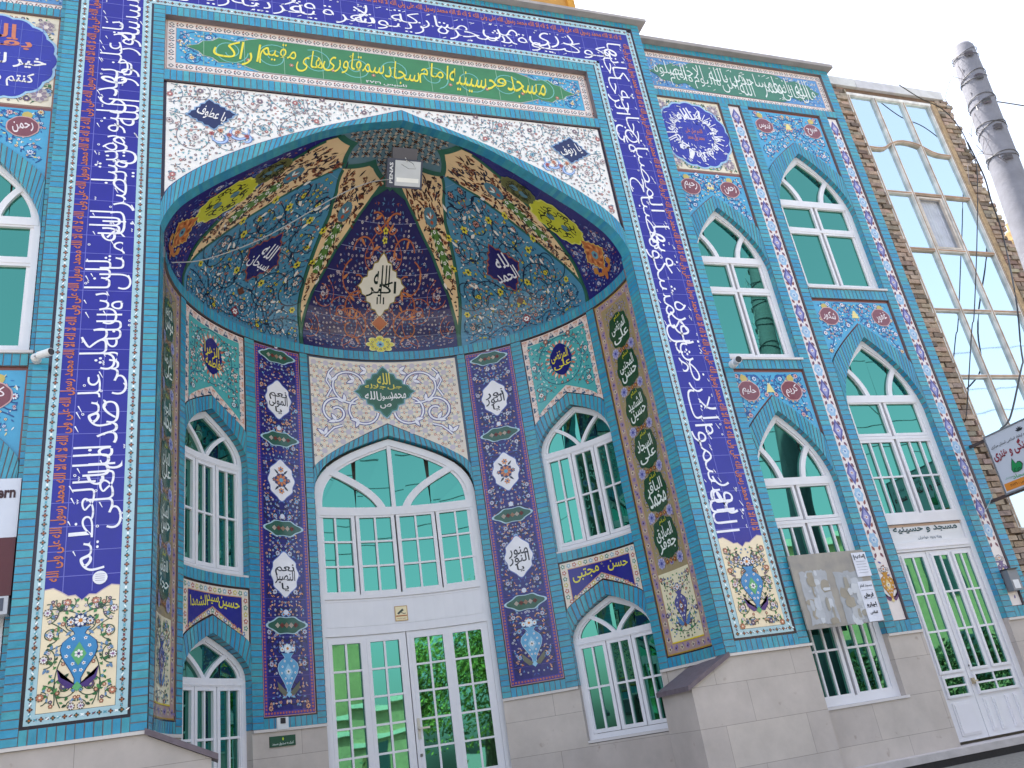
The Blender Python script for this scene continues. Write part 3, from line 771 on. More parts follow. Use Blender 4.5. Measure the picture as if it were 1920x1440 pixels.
for s, t in ((-1, 'یا عطوف'), (1, 'یا رئوف')):
    o = lozenge(s * 2.12, 6.43, .25, .2); c, an = (s * 2.12, 6.43), s * -.12
    o = [(c[0] + (x - c[0]) * cos(an) - (y - c[1]) * sin(an), c[1] + (x - c[0]) * sin(an) + (y - c[1]) * cos(an)) for x, y in o]
    medal(sp, o, .007, lin('1f2a58'), lin('7f9fc4'), 1.1, c)
    put(sp, t, c[0], c[1], .3, .18, .011, WHITE, .35 * s)
    for (cx_, cy_, r_, a0, tn) in ((1.86, 6.22, .13, 2.6, 4.6), (2.02, 6.13, .10, .2, -4.4), (1.78, 6.13, .08, 1.2, 4)):
        pts = [(s * (cx_ + r_ * (1 - .6 * t) * cos(a0 + tn * t)), cy_ + r_ * (1 - .6 * t) * sin(a0 + tn * t)) for t in [k / 19 for k in range(20)]]
        sp.line(pts, [.008 + .03 * sin(PI * k / 19) for k in range(20)], .006, lin('4f6ab0')); sp.line(pts, [.004 + .018 * sin(PI * k / 19) for k in range(20)], .0068, lin('a9c2e6'))
    for q in range(5): sp.flower(s * (1.76 + .09 * q), 6.17 + .05 * (q % 2), .032, .008, lin('c88a6a') if q % 2 else lin('a85a58'), lin('8a3a3a'))
sp.build('spandrel_panel', M_TILE, MOSQUE, 'white floral spandrel over the portal arch')
# ================================================================== NICHE
NR, ND, NY = 2.58, 2.26, .157
DEG = 2.42 * PI / 180            # metres of wall per degree
def niche(u, v, d):
    th = u / 2.42; s, c = sin(th), cos(th); nx, ny = s / NR, c / ND; l = math.hypot(nx, ny)
    return (NR * s - d * nx / l, NY + ND * c - d * ny / l, v)
def chord(ua, ub):
    def f(u, v, d):
        a, b = niche(ua, v, d), niche(ub, v, d); t = (u - ua) / (ub - ua)
        return tuple(a[i] + (b[i] - a[i]) * t for i in range(3))
    return f
BN = .11
NICHE = empty('entrance_niche', 'curved tiled niche under the portal arch'); NICHE.parent = MOSQUE
nf = MB(niche, BN)
g = lambda a: a * DEG
for s in (-1, 1):
    for a, b in ((22.6, 24.9), (39.8, 43.1), (68.1, 71.1)):
        lo, hi = sorted((s * g(a), s * g(b))); bricks(nf, lo, hi, .265, 4.66, True, -.02, .012)
    for a, b in ((24.9, 39.8), (71.1, 90)):
        lo, hi = sorted((s * g(a), s * g(b))); bricks(nf, lo, hi, .265, .365, False, -.02, .010)
    lo, hi = sorted((s * g(43.1), s * g(68.1))); bricks(nf, lo, hi, 1.665, 1.775, False, -.14, .012)
nf.build('niche_frame', [M_BRICK, M_MATTE], NICHE)
cn = MB(niche, BN); bricks(cn, -g(90), g(90), 4.662, 4.785, False, -.02, .022); cn.build('cornice', [M_BRICK, M_MATTE], NICHE)
# straight reveals between front and niche
rv = MB()
for s in (-1, 1):
    n = 86; z0, z1 = .265, 4.95; st = (z1 - z0) / n
    x = s * 2.597
    xe = s * 2.574
    rv.raw([(x + s * .005, -.001, z0), (xe + s * .003, .175, z0), (xe + s * .003, .175, z1), (x + s * .005, -.001, z1)], MORT, 1)
    for i in range(n):
        a, b = z0 + i * st + .0035, z0 + (i + 1) * st - .0035
        rv.raw([(x, .001, a), (xe, .174, a), (xe, .174, b), (x, .001, b)], turq())
    rv.build('reveal', [M_BRICK, M_MATTE], NICHE); rv = MB()

# --- medallion pilasters
def pilaster(s):
    lo, hi = sorted((s * g(24.9), s * g(39.8))); uc = (lo + hi) / 2; m = MB(niche, BN)
    m.rect(lo, hi, .365, 4.655, 0, lin('2a2433')); m.rect(lo + .012, hi - .012, .38, 4.64, .001, lin('b88a8a'))
    m.rect(lo + .02, hi - .02, .388, 4.632, .002, lin('3a2f8c'))
    strip_border(m, lo + .02, hi - .02, .388, 4.632, .045, .003, lin('3b3290'), mot_red, .033)
    m.rect(lo + .068, hi - .068, .436, 4.584, .003, lin('262470'))
    ins = lambda x, y: lo + .075 < x < hi - .075 and .45 < y < 4.57
    cent = [(4.53, 'o'), (3.95, 't'), (3.44, 'o'), (2.93, 'f'), (2.36, 'o'), (1.84, 't'), (1.29, 'o')]
    kp = lambda x, y: any(abs(y - c) < (.24 if k != 'o' else .09) and abs(x - uc) < (.17 if k != 'o' else .2) for c, k in cent) or (.55 < y < 1.05 and abs(x - uc) < .13)
    arabesque(m, ins, (lo + .07, hi - .07, .44, 4.58), .0045, PAL_PIL, uc, .047, 22, .1, .012, kp)
    texts = ['یا نعم المولی', 'یا نعم النصیر'] if s < 0 else ['یا نور النور', 'یا منور النور']
    k = 0
    for c, kind in cent:
        if kind == 'o':
            medal(m, [(uc + .205 * x, c + .085 * y) for x, y in [(math.cos(t) * (1 + .12 * cos(4 * t)), math.sin(t) * (1 + .1 * cos(6 * t))) for t in [2 * PI * q / 36 for q in range(36)]]], .009, lin('2f5a4c'), lin('a8c4d4'), 1.12)
            for q in range(-2, 3):
                for r in (-1, 1): m.poly([(uc + q * .055 - .03, c), (uc + q * .055, c - .03), (uc + q * .055 + .03, c), (uc + q * .055, c + .03)], .0115 + .0004 * (q + 2), [lin('c49a82'), lin('dcd0c4'), lin('8a4a44')][q % 3])
            m.disc(uc, c + .14, .03, .009, lin('cfd4e4'), 8)
        else:
            o = [(uc + .16 * x, c + .25 * y) for x, y in [(math.cos(t) * (1 + .07 * cos(10 * t)) * (1 - .25 * abs(sin(t)) ** 4), math.sin(t)) for t in [2 * PI * q / 60 for q in range(60)]]]
            o = [((uc + (x - uc) * (1 - .45 * max(0, (abs(y - c) / .25 - .5)) * 2)), y) for x, y in o]
            medal(m, o, .009, lin('e4e2e8'), lin('6a7cc0'), 1.05)
            if kind == 't':
                ws = texts[k].split(' '); k += 1
                put(m, ws[1], uc, c + .05, .24, .13, .013, lin('2a2a34')); put(m, ws[2], uc, c - .03, .25, .15, .0135, lin('2a2a34')); put(m, ws[0], uc, c - .14, .09, .09, .013, lin('2a2a34'))
            else:
                m.flower(uc, c, .075, .013, lin('c87a4a'), lin('5f9fc0'), n=8, edge=lin('39406a'))
                for q in (-1, 1):
                    m.flower(uc, c + q * .13, .04, .013, lin('d08a52'), lin('4a70a0')); m.flower(uc + q * .09, c, .03, .013, lin('39406a'), lin('c87a4a'))
                    for r in (-1, 1): m.leaf(uc + q * .03, c + r * .07, math.atan2(r, q), .08, .025, .013, lin('33384c'))
    vase(m, uc, .6, .4, .009, lin('5f9fc8'), lin('8fc0dc'), lin('6a6a5c'), lin('b8d4e8'))
    for i in range(22): m.rect(lo, hi, .57 + i * .2 - .002, .57 + i * .2 + .002, .0062, lin('5a54a8'))
    m.build('medallion_panel', M_TILE, NICHE, 'tall blue arabesque pilaster with white medallions %s of the door' % ('left' if s < 0 else 'right'))
for s in (-1, 1): pilaster(s)
# --- green name panels
NAMES = [['علی المرتضی', 'حسن المجتبی', 'حسین الشهید', 'علی السجاد', 'محمد الباقر', 'جعفر الصادق'], ['موسی الکاظم', 'علی الرضا', 'محمد الجواد', 'علی الهادی', 'حسن العسکری', 'حجة القائم']]
def namepanel(s):
    lo, hi = sorted((s * g(71.3), s * g(89.9))); uc = (lo + hi) / 2; m = MB(niche, BN)
    m.rect(lo, hi, .365, 4.655, 0, lin('2a2028')); m.rect(lo + .008, hi - .008, .38, 4.645, .001, lin('b08a2e'))
    strip_border(m, lo + .016, hi - .016, .388, 4.637, .105, .002, lin('a88c86'), mot_gold, .085, lin('b8902e'))
    a, b = lo + .121, hi - .121
    m.rect(a, b, .493, 4.532, .002, lin('9a8a66')); m.rect(a, b, .493, 1.22, .003, lin('e0d6b4'))
    m.line([(a, .497), (b, .497)], .012, .0065, lin('d8c22e'))
    ins = lambda x, y: a + .01 < x < b - .01 and 1.3 < y < 4.52
    arabesque(m, ins, (a, b, 1.28, 4.53), .0035, PAL_BROWN, uc, .04, 12, .07, .008, lambda x, y: False)
    insc = lambda x, y: a + .015 < x < b - .015 and .51 < y < 1.2
    arabesque(m, insc, (a, b, .51, 1.21), .0045, PAL_CREAM, uc, .042, 4, .08, .007, lambda x, y: abs(x - uc) < .11 and .58 < y < 1.0)
    vase(m, uc, .66, .34, .007, lin('51508e'), lin('7a4a3c'), lin('4f7cb0'), lin('2c2f60'))
    for i, t in enumerate(NAMES[0 if s > 0 else 1]):
        c = 4.16 - i * .515
        o = [(uc + .205 * math.copysign(abs(cos(q)) ** .8, cos(q)) * (1 + .05 * cos(8 * q)), c + .225 * math.copysign(abs(sin(q)) ** .8, sin(q)) * (1 + .05 * cos(8 * q))) for q in [2 * PI * k / 48 for k in range(48)]]
        m.fan(o, .0075, lin('20462c'), (uc, c))
        ws = t.split(' ')
        put(m, 'امام', uc + .0, c + .175, .13, .07, .011, lin('b8b832'), .1)
        put(m, ws[1], uc - .01, c + .05, .3, .17, .011, lin('dfe6df'), .08); put(m, ws[0], uc + .01, c - .08, .32, .16, .0118, lin('dfe6df'), .08)
        for q in range(3): m.flower(uc + (q - 1) * .07, c - .257, .032, .0095, lin('8a3f28'), lin('c8a050'), n=4)
        for q in (-1, 1): m.flower(uc + q * .17, c - .257, .055, .009, lin('7c80b8'), lin('4a4a8c'), n=8, edge=lin('b0a8c0'))
    m.build('name_panel', M_TILE, NICHE, 'narrow brown bordered panel of green name roundels at the %s edge of the niche' % ('left' if s < 0 else 'right'))
for s in (-1, 1): namepanel(s)

# --- side bays: panel, upper window, lower panel, lower window
def bay(s):
    lo, hi = sorted((s * g(43.1), s * g(68.1))); uc, hw = (lo + hi) / 2, (hi - lo) / 2; side = 'left' if s < 0 else 'right'
    m = MB(niche, BN)
    crv = full_arch(uc, hw, 3.43, 3.725, 1.3, 14)
    above(m, crv, 4.655, 0, lin('2a2028'))
    inner = [(uc + (x - uc) * .975, y + .018) for x, y in crv]
    above(m, inner, 4.64, .001, lin('e0ccc4'))
    in2 = [(uc + (x - uc) * .845, y + .115) for x, y in crv]
    above(m, in2, 4.545, .004, lin('4fa5a6'))
    # border motifs
    for i in range(13):
        t = lo + .05 + i * (hi - lo - .1) / 12; mot_tri(m, (t, 4.59), 1, .09, .085, .003, i)
    for i in range(13):
        v = 3.56 + i * 1.0 / 13
        for q in (-1, 1): mot_tri(m, (uc + q * (hw - .06), v), 0, .09, .08, .003, i)
    cc = resample(crv, 15)
    for i in range(1, 15):
        mot_tri(m, (uc + (cc[i][0] - uc) * .9, cc[i][1] + .062), 1, .08, .07, .0032, i)
    def ins(x, y):
        if not (abs(x - uc) < hw * .83 and y < 4.53): return False
        t = 1 - abs(x - uc) / hw; return y > 3.43 + .295 * max(0, t) ** .77 + .15
    oc = (uc, 4.21)
    arabesque(m, ins, (lo, hi, 3.5, 4.55), .0055, PAL_TEAL, uc, .055, 4, .13, .008, lambda x, y: math.hypot(x - oc[0], (y - oc[1]) * .85) < .22)
    m.line([(uc + .33 * cos(t), 4.2 + .33 * sin(t)) for t in [2 * PI * k / 40 for k in range(41)]], .009, .0056, lin('2c4a66'))
    o = [(oc[0] + .165 * cos(t) * (1 + .03 * cos(12 * t)), oc[1] + .225 * sin(t) * (.84 + .16 * abs(sin(t)) ** 6)) for t in [2 * PI * k / 48 for k in range(48)]]
    for k in range(26):
        t = 2 * PI * k / 26; m.leaf(oc[0] + .16 * cos(t), oc[1] + .2 * sin(t), t, .075, .035, .006, lin('e4cfc0') if k % 2 else lin('c0705a'))
    m.fan(o, .009, lin('1c1f6c'), oc)
    ws = ('فاطمة', 'الزهرا') if s < 0 else ('علی', 'المرتضی')
    put(m, ws[1], oc[0] - .01, oc[1] + .05, .26, .17, .012, lin('dccb45')); put(m, ws[0], oc[0] + .01, oc[1] - .075, .26, .13, .0125, lin('dccb45'))
    m.build('tile_panel', M_TILE, NICHE, 'pale teal floral panel with a dark blue name oval above the %s niche window' % side)
    v = MB(niche, BN)
    inn = half_arch(uc, hw, 3.02, 3.57, 2.3, 16); out = [(lo, 3.2)] + half_arch(uc, hw, 3.43, 3.725, 1.3, 14)
    voussoirs(v, inn, out, .012, -.12); jambs(v, lo, hi, 1.78, 3.02, .012, -.12)
    # lower opening
    inn2 = half_arch(uc, hw, .74, 1.185, 2.2, 14); out2 = [(lo, .9)] + half_arch(uc, hw, 1.10, 1.35, 1.25, 12)
    voussoirs(v, inn2, out2, .012, -.12); jambs(v, lo, hi, .27, .74, .012, -.12)
    v.build('window_arches', [M_BRICK, M_MATTE], NICHE)
    p = MB(niche, BN); c2 = full_arch(uc, hw, 1.10, 1.352, 1.25, 12)
    above(p, c2, 1.66, 0, lin('3a2420'))
    c3 = [(uc + (x - uc) * .97, y + .02) for x, y in c2]; above(p, c3, 1.645, .001, lin('dccfc0'))
    c4 = [(uc + (x - uc) * .80, y + .085) for x, y in c2]; above(p, c4, 1.565, .0035, lin('25207e'))
    p.line([c4[0], (c4[0][0], 1.565), (c4[-1][0], 1.565), c4[-1]] + c4[::-1][1:], .01, .005, lin('c08a70'))
    for i in range(14):
        t = lo + .05 + i * (hi - lo - .1) / 13; p.flower(t, 1.605, .03, .003, [lin('5f8f7a'), lin('8ab0c0'), lin('b06050'), lin('c8b860')][i % 4], WHITE, n=5)
    cc = resample(c2, 16)
    for i in range(1, 16): p.flower(uc + (cc[i][0] - uc) * .93, cc[i][1] + .05, .03, .003, [lin('5f8f7a'), lin('b06050'), lin('c8b860'), lin('4f6fa0')][i % 4], WHITE, n=5)
    for q in (-1, 1):
        for i in range(5): p.flower(uc + q * (hw - .055), 1.25 + .07 * i, .03, .003, [lin('5f8f7a'), lin('b06050'), lin('c8b860')][i % 3], WHITE, n=5)
    Yl = lin('d8cc48')
    if s < 0:
        put(p, 'حسین', uc + .24, 1.475, .3, .12, .007, Yl, -.12); put(p, 'سید', uc + .0, 1.505, .18, .09, .007, Yl); put(p, 'الشهدا', uc - .23, 1.46, .3, .13, .007, Yl, .12)
    else:
        put(p, 'حسن', uc + .24, 1.475, .28, .12, .007, Yl, -.12); put(p, 'ع', uc + .03, 1.52, .04, .05, .007, Yl); put(p, 'مجتبی', uc - .2, 1.47, .36, .13, .007, Yl, .12)
    p.build('name_plate', M_TILE, NICHE, 'small indigo panel with yellow lettering above the lower %s niche window' % side)
    cols = [(-.94, -.30, 2), (-.28, .30, 2), (.32, .94, 2)]
    window(niche, uc, hw, 1.80, 3.02, 3.57, 2.3, -.13, NICHE, 'upper %s niche window with arched head' % side, [(1.86, 2.98, cols, 2, .04)], 'Y', BN, sw=.055)
    window(niche, uc, hw, -.31, .74, 1.185, 2.2, -.13, NICHE, 'lower %s niche window with arched head' % side, [(-.25, .70, cols, 2, .04)], 'Y', BN, sw=.055)
for s in (-1, 1): bay(s)

# --- door bay
D0 = g(22.55)
m = MB(niche, BN)
crv = full_arch(0, D0, 3.12, 3.745, 1.35, 24)
above(m, crv, 4.655, 0, lin('3a4a5c')); inner = [(x * .97, y + .02) for x, y in crv]; above(m, inner, 4.635, .001, lin('ddd2c6'))
def dz(x): return 3.12 + .625 * max(0, 1 - abs(x) / D0) ** .74
insd = lambda x, y: abs(x) < D0 * .955 and dz(x) + .04 < y < 4.62
# star and polygon ground
hx = .155
j = 0; y = 3.1
while y < 4.7:
    x = -1.1 + (hx / 2 if j % 2 else 0)
    while x < 1.1:
        if insd(x, y):
            for k in range(12):
                a = 2 * PI * k / 12
                px, py = x + .068 * cos(a), y + .068 * sin(a)
                if insd(px, py): m.leaf(x + .036 * cos(a), y + .036 * sin(a), a, .034, .016, .002, lin('e6dcc0') if k % 2 else lin('9fb4b4'))
            m.disc(x, y, .036, .0028, lin('c2b8c4'), 10)
        for (ox, oy, c) in ((hx / 2, 0, 'b0603a'), (hx * .25, .067, 'b0603a'), (-hx * .25, .067, '5a3434'), (hx / 2, .05, 'c8a080'), (hx / 2, -.05, 'e4cfa0')):
            if insd(x + ox, y + oy): m.flower(x + ox, y + oy, .02, .002, lin(c), lin('efe6dc'), n=4)
        x += hx
    y += .134; j += 1
def scroll(pts, w):
    for sg in (-1, 1):
        q = [(sg * a, b) for a, b in pts]; m.line(q, [w * 1.9] * len(q), .005, lin('3b3f86')); m.line(q, [w] * len(q), .0062, lin('e6e4ee'))
def spir(cx, cy, r, a0, turn, k=26, shr=.75):
    return [(cx + r * (1 - shr * t) * cos(a0 + turn * t), cy + r * (1 - shr * t) * sin(a0 + turn * t)) for t in [i / (k - 1) for i in range(k)]]
scroll(spir(.42, 4.28, .25, -1.8, 5.2, shr=.35), .022); scroll(spir(.62, 3.9, .20, 2.2, -7.6), .024); scroll(spir(.27, 3.93, .19, 1.2, -4.2, shr=.1), .022)
scroll([(.72, 4.1), (.66, 4.22), (.72, 4.33), (.68, 4.45), (.62, 4.52)], .02); scroll([(.78, 3.55), (.72, 3.62), (.66, 3.68), (.55, 3.72)], .02)
for sg in (-1, 1):
    for a, b, t in ((.66, 4.33, 2), (.36, 4.36, .3), (.62, 3.78, .5), (.34, 3.8, -.4), (.78, 3.58, 1.4), (.2, 4.5, .2), (.5, 4.05, 1)):
        for q in (-.7, .5): m.leaf(sg * a, b, (t + q) if sg > 0 else PI - t - q, .11, .045, .0068, lin('e8e6f0')); m.leaf(sg * a, b, (t + q) if sg > 0 else PI - t - q, .125, .062, .0052, lin('3b3f86'))
o = lozenge(0, 4.2, .37, .36); medal(m, o, .0085, lin('24583f'), lin('7fa8b8'), 1.06, (0, 4.2))
m.line(grow(o, .95, (0, 4.2)), .008, .0112, lin('3f7f70'), True)
put(m, 'الله', 0, 4.39, .16, .17, .0125, lin('dccb45')); put(m, 'جل', .13, 4.27, .18, .07, .0125, lin('dccb45')); put(m, 'جلاله', -.11, 4.275, .26, .08, .0125, lin('dccb45'))
put(m, 'محمد', .16, 4.15, .2, .1, .0125, WHITE); put(m, 'رسول', .0, 4.13, .2, .11, .0129, WHITE); put(m, 'الله', -.17, 4.15, .16, .12, .0125, WHITE); put(m, 'ص', .0, 4.0, .14, .07, .0125, WHITE)
m.build('tile_panel', M_TILE, NICHE, 'cream star patterned panel with a green cartouche over the entrance door')
v = MB(niche, BN); inn = half_arch(0, D0, 2.75, 3.59, 2.7, 24); out = [(-D0, 2.9)] + half_arch(0, D0, 3.12, 3.745, 1.35, 24)
voussoirs(v, inn, out, .012, -.10); jambs(v, -D0, D0, .27, 2.75, .012, -.10); v.build('door_arch', [M_BRICK, M_MATTE], NICHE)
# door and its glazed screen: curved frame, flat leaves
def door_extra(f, gl, db, df):
    W = WPVC
    f.box(-D0 + .03, D0 - .03, 1.20, 1.60, db, db + .03, W)
    f.box(-D0 + .03, D0 - .03, 1.575, 1.62, db, df, W); f.box(-D0 + .03, D0 - .03, 1.16, 1.225, db, df + .003, W)
    f.box(-D0 + .06, D0 - .06, 1.26, 1.275, db, db + .036, jit(W, .03)); f.box(-D0 + .06, D0 - .06, 1.545, 1.56, db, db + .036, jit(W, .03))
scr = window(niche, 0, D0, 1.16, 2.62, 3.585, 2.9, -.11, NICHE, 'arched glazed screen of small panes over the entrance door', [(1.62, 2.585, [(-.955, -.49, 2), (-.475, -.01, 2), (.01, .475, 2), (.49, .955, 2)], 3, .04)], 'D', BN, 'door_screen', False, .085, door_extra, tracew=.085)
dr = MB(niche, BN)
for s in (-1, 1):
    lo, hi = sorted((s * (D0 - .06), s * D0)); dr.box(lo, hi, GZ + .06, 1.16, -.11, -.055, WPVC)
    lo, hi = sorted((s * .005, s * (D0 - .062))); 
    dr.box(lo, hi, GZ + .12, GZ + .62, -.11, -.075, WPVC)
    for a, b in ((lo + .05, (lo + hi) / 2 - .03), ((lo + hi) / 2 + .03, hi - .05)): dr.box(a, b, GZ + .2, GZ + .54, -.09, -.068, jit(WPVC, .03))
door = dr.build('door', M_PAINT, NICHE, 'white double entrance door of small panes')
for s in (-1, 1):
    lf = MB(niche, BN); gl = MB()
    lo, hi = sorted((s * .005, s * (D0 - .062)))
    for (a, b) in ((lo + .035, (lo + hi) / 2 - .012), ((lo + hi) / 2 + .012, hi - .035)):
        v0, v1 = GZ + .62, 1.12; bw = .042
        gl.fmap = chord(a, b)
        for (x0, x1, y0, y1) in ((a, a + bw, v0, v1), (b - bw, b, v0, v1), (a + bw, b - bw, v0, v0 + bw), (a + bw, b - bw, v1 - bw, v1)): lf.box(x0, x1, y0, y1, -.11, -.066, WPVC)
        i0, i1, j0, j1 = a + bw, b - bw, v0 + bw, v1 - bw; mid = (i0 + i1) / 2
        lf.box(mid - .011, mid + .011, j0, j1, -.1, -.074, WPVC)
        for j in range(1, 5): y = j0 + (j1 - j0) * j / 5; lf.box(i0, i1, y - .011, y + .011, -.1, -.0735, WPVC)
        for i in (0, 1):
            for j in range(5):
                x0, x1 = (i0, mid) if i == 0 else (mid, i1); y0, y1 = j0 + (j1 - j0) * j / 5, j0 + (j1 - j0) * (j + 1) / 5
                pane(gl, [(x0, y0), (x1, y0), (x1, y1), (x0, y1)], -.098, .0035)
    for (x0, x1) in ((lo, lo + .035), (hi - .035, hi), ((lo + hi) / 2 - .012, (lo + hi) / 2 + .012)): lf.box(x0, x1, GZ + .62, 1.16, -.11, -.07, WPVC)
    lf.box(lo + .035, hi - .035, 1.12, 1.158, -.11, -.071, WPVC)
    o = lf.build('leaf_frame', M_PAINT, NICHE); o.name = 'door_leaf'; gl.build('pane', M_GLASS, o)
    if s > 0:
        h = MB(niche); h.box(.03, .058, -.02, .2, -.07, -.058, lin('c8c2b4')); h.box(.036, .052, .08, .1, -.06, -.02, lin('b8b0a0')); h.box(.036, .15, .08, .1, -.02, -.008, lin('c8c2b4')); h.build('handle', M_PAINT, o); h = MB(niche); h.box(.032, .056, -.2, -.17, -.07, -.056, lin('6a6660')); h.build('lock', M_PAINT, o)

# --- stone dado and floor of the niche
sb = MB(niche, BN)
for s in (-1, 1):
    for a, b, t in ((22.55, 43.1, .235), (68.1, 90.2, .235), (43.1, 68.1, -.345)):
        lo, hi = sorted((s * g(a), s * g(b))); sb.rect(lo, hi, GZ, t, .004, WHITE)
    for a in (43.1, 68.1):
        u = s * g(a); sb.poly([(u, -.345), (u, -.345), (u, .27), (u, .27)], [.004, -.12, -.12, .004], WHITE)
    sb.build('stone_dado', M_STONE, NICHE); sb = MB(niche, BN)
tr = MB(niche, BN)
for s in (-1, 1):
    for a, b in ((22.6, 43.0), (68.2, 90.2)):
        lo, hi = sorted((s * g(a), s * g(b))); tr = MB(niche, BN); tr.box(lo, hi, .237, .264, -.01, .024, lin('cdc6c2')); tr.build('ledge', M_PAINT, NICHE)
fl = MB(); pts = [niche(g(a), 0, 0)[:2] for a in range(-90, 91, 6)]
fl.raw([(x, y, GZ + .16) for x, y in pts], WHITE); fl.raw([(-2.58, .157, GZ + .16), (2.58, .157, GZ + .16), (2.14, .1, GZ + .16), (-2.14, .1, GZ + .16)], WHITE)
fl.raw([(-2.14, .1, GZ), (2.14, .1, GZ), (2.14, .1, GZ + .16), (-2.14, .1, GZ + .16)], WHITE); fl.build('doorstep', M_STONE, NICHE)

# ================================================================== SEMI DOME
def qd(z): return qz(z if z < 4.9 else 4.9 + (z - 4.9) * (6.615 - 4.9) / (6.653 - 4.9))
def domep(th, z, d=0.):
    q = qd(z); dq = (qd(z + .01) - qd(z - .01)) / .02 * 2.4
    s, c = sin(th), cos(th); n = Vector((-s, -c, dq)).normalized()
    return (NR * q * s + d * n.x, NY + ND * q * c + d * n.y, z + d * n.z)
def domemap(u, v, d): return domep(math.radians(u), v, d)
DOME = empty('semi_dome', 'pointed half dome of blue tile gores and beige ribs'); DOME.parent = NICHE
def interp(tab, z):
    if z <= tab[0][0]: return tab[0][1]
    for (a, p), (b, r) in zip(tab, tab[1:]):
        if z <= b: return p + (r - p) * (z - a) / (b - a)
    return tab[-1][1]
R1O = [(4.785, 24.2), (5.0, 24.5), (5.29, 26.5), (5.71, 29.3), (6.08, 32.2), (6.25, 37), (6.40, 46.5)]      # rib 1, outer side
R1I = [(4.785, 23.6), (5.05, 23.8), (5.45, 23.2), (5.84, 20.6), (6.15, 15.6), (6.30, 11), (6.40, 6.2)]        # rib 1, inner side
R2I = [(4.785, 69.0), (5.05, 69.4), (5.4, 66.8), (5.7, 64.6), (5.95, 61.8), (6.18, 57.5), (6.40, 47.8)]       # rib 2, inner side
R2O = [(4.785, 69.9), (5.05, 69.8), (5.4, 71.8), (5.7, 74.6), (6.0, 78), (6.3, 83), (6.45, 87.5)]
STAR = [(0, 6.36), (6.2, 6.42), (24.4, 6.50), (47, 6.41), (66, 6.51), (88, 6.46), (90, 6.45)]
TOPZ = 6.652
def starz(a):
    a = abs(a)
    for (p, z), (q, w2) in zip(STAR, STAR[1:]):
        if a <= q: return z + (w2 - z) * (a - p) / (q - p)
    return STAR[-1][1]
def sheet(mb, lo, hi, z0, z1, col, d=0., nz=40, na=8, lohi=True):
    """surface between two edge functions of height"""
    for i in range(nz):
        a, b = z0 + (z1 - z0) * i / nz, z0 + (z1 - z0) * (i + 1) / nz
        for k in range(na):
            e = lambda z, t: lo(z) + (hi(z) - lo(z)) * t
            mb.poly([(e(a, k / na), a), (e(a, (k + 1) / na), a), (e(b, (k + 1) / na), b), (e(b, k / na), b)], d, col)
class Stamp:
    """lets ornament be drawn in metres on the dome around a bearing"""
    def __init__(s, th0, z0=None): s.th0 = th0
    def __call__(s, x, y, d):
        # x metres sideways from bearing th0 at height y (y is the height itself)
        r = max(.12, 2.42 * qd(y)); return (s.th0 + math.degrees(x / r), y, d)
def gore(lo, hi, z0, z1, col, pal, th0, label, sp, deco=None, nv=8, vr=.16, keep=None, jc='8a90b8'):
    m = MB(domemap, 2.2, .06); sheet(m, lo, hi, z0, z1, col)
    m.tf = Stamp(th0)
    def ins(x, y):
        if not (z0 + .02 < y < z1 - .05): return False
        a = th0 + math.degrees(x / max(.12, 2.42 * qd(y))); mg = math.degrees(.03 / max(.12, 2.42 * qd(y)))
        return lo(y) + mg < a < hi(y) - mg
    W = max(abs(hi(z) - lo(z)) / 2 * math.radians(1) * 2.42 * qd(z) for z in [z0 + (z1 - z0) * i / 20 for i in range(20)]) + .05
    arabesque(m, ins, (-W, W, z0, z1), .006, pal, 0, sp, nv, vr, .008, keep)
    for i in range(1, int((z1 - z0) / .22) + 1):
        z = z0 + i * .22; m.tf = None
        if z < z1 - .05:
            A, B = lo(z), hi(z); n = 8
            for k in range(n): m.poly([(A + (B - A) * k / n, z), (A + (B - A) * (k + 1) / n, z), (A + (B - A) * (k + 1) / n, z + .004), (A + (B - A) * k / n, z + .004)], .0045, lin(jc))
    m.tf = Stamp(th0)
    if deco: deco(m)
    m.tf = None
    return m.build('gore', M_TILE, DOME, label)
def deco_c(m):
    c = (0, 5.56); o = lozenge(0, 5.56, .29, .30)
    medal(m, o, .011, lin('e0dad0'), lin('8a7a3c'), 1.06, c)
    put(m, 'الله', 0, 5.66, .2, .2, .0145, lin('1c2a26')); put(m, 'اکبر', 0, 5.54, .38, .15, .015, lin('1c2a26'))
    m.rect(-.007, .007, 5.4, 5.75, .0155, lin('1c2a26'))
    for sg in (-1, 1): put(m, 'ا', sg * .04, 5.43, .02, .07, .0148, lin('1c2a26'))
    medal(m, lozenge(0, 5.18, .1, .095), .011, lin('a85a34'), lin('d8b890'), 1.08, (0, 5.18))
    medal(m, lobed(0, 4.90, .17, .115, 8, .25, 0, 48), .011, lin('d2c84a'), lin('e0d8a0'), 1.1, (0, 4.90)); m.flower(0, 4.90, .055, .0145, lin('6fb0cc'), lin('2a3a8c'), n=8)
    for k in range(12): m.flower(.11 * cos(k * PI / 6), 4.90 + .075 * sin(k * PI / 6), .018, .0145, lin('6a6420'), lin('e8e0a0'), n=4)
    for z in (6.05, 5.97): m.flower(0, z, .035, .011, lin('d8cc4a'), lin('3a3a1c'), n=5)
    for sg in (-1, 1):
        for (cx, cz, r, a0, t) in ((.22, 5.86, .16, 0, 5), (.32, 5.6, .2, 1.2, -6), (.35, 5.12, .24, .5, 7), (.1, 6.08, .12, 1, 5), (.3, 5.32, .2, 2, -5)):
            pts = spir(sg * cx, cz, r, a0 if sg > 0 else PI - a0, t * sg); m.line(pts, [.014] * len(pts), .0085, lin('a8603c'))
            for q in (5, 14): m.leaf(pts[q][0], pts[q][1], RND.random() * 6, .09, .028, .0095, lin('c07a4a'))
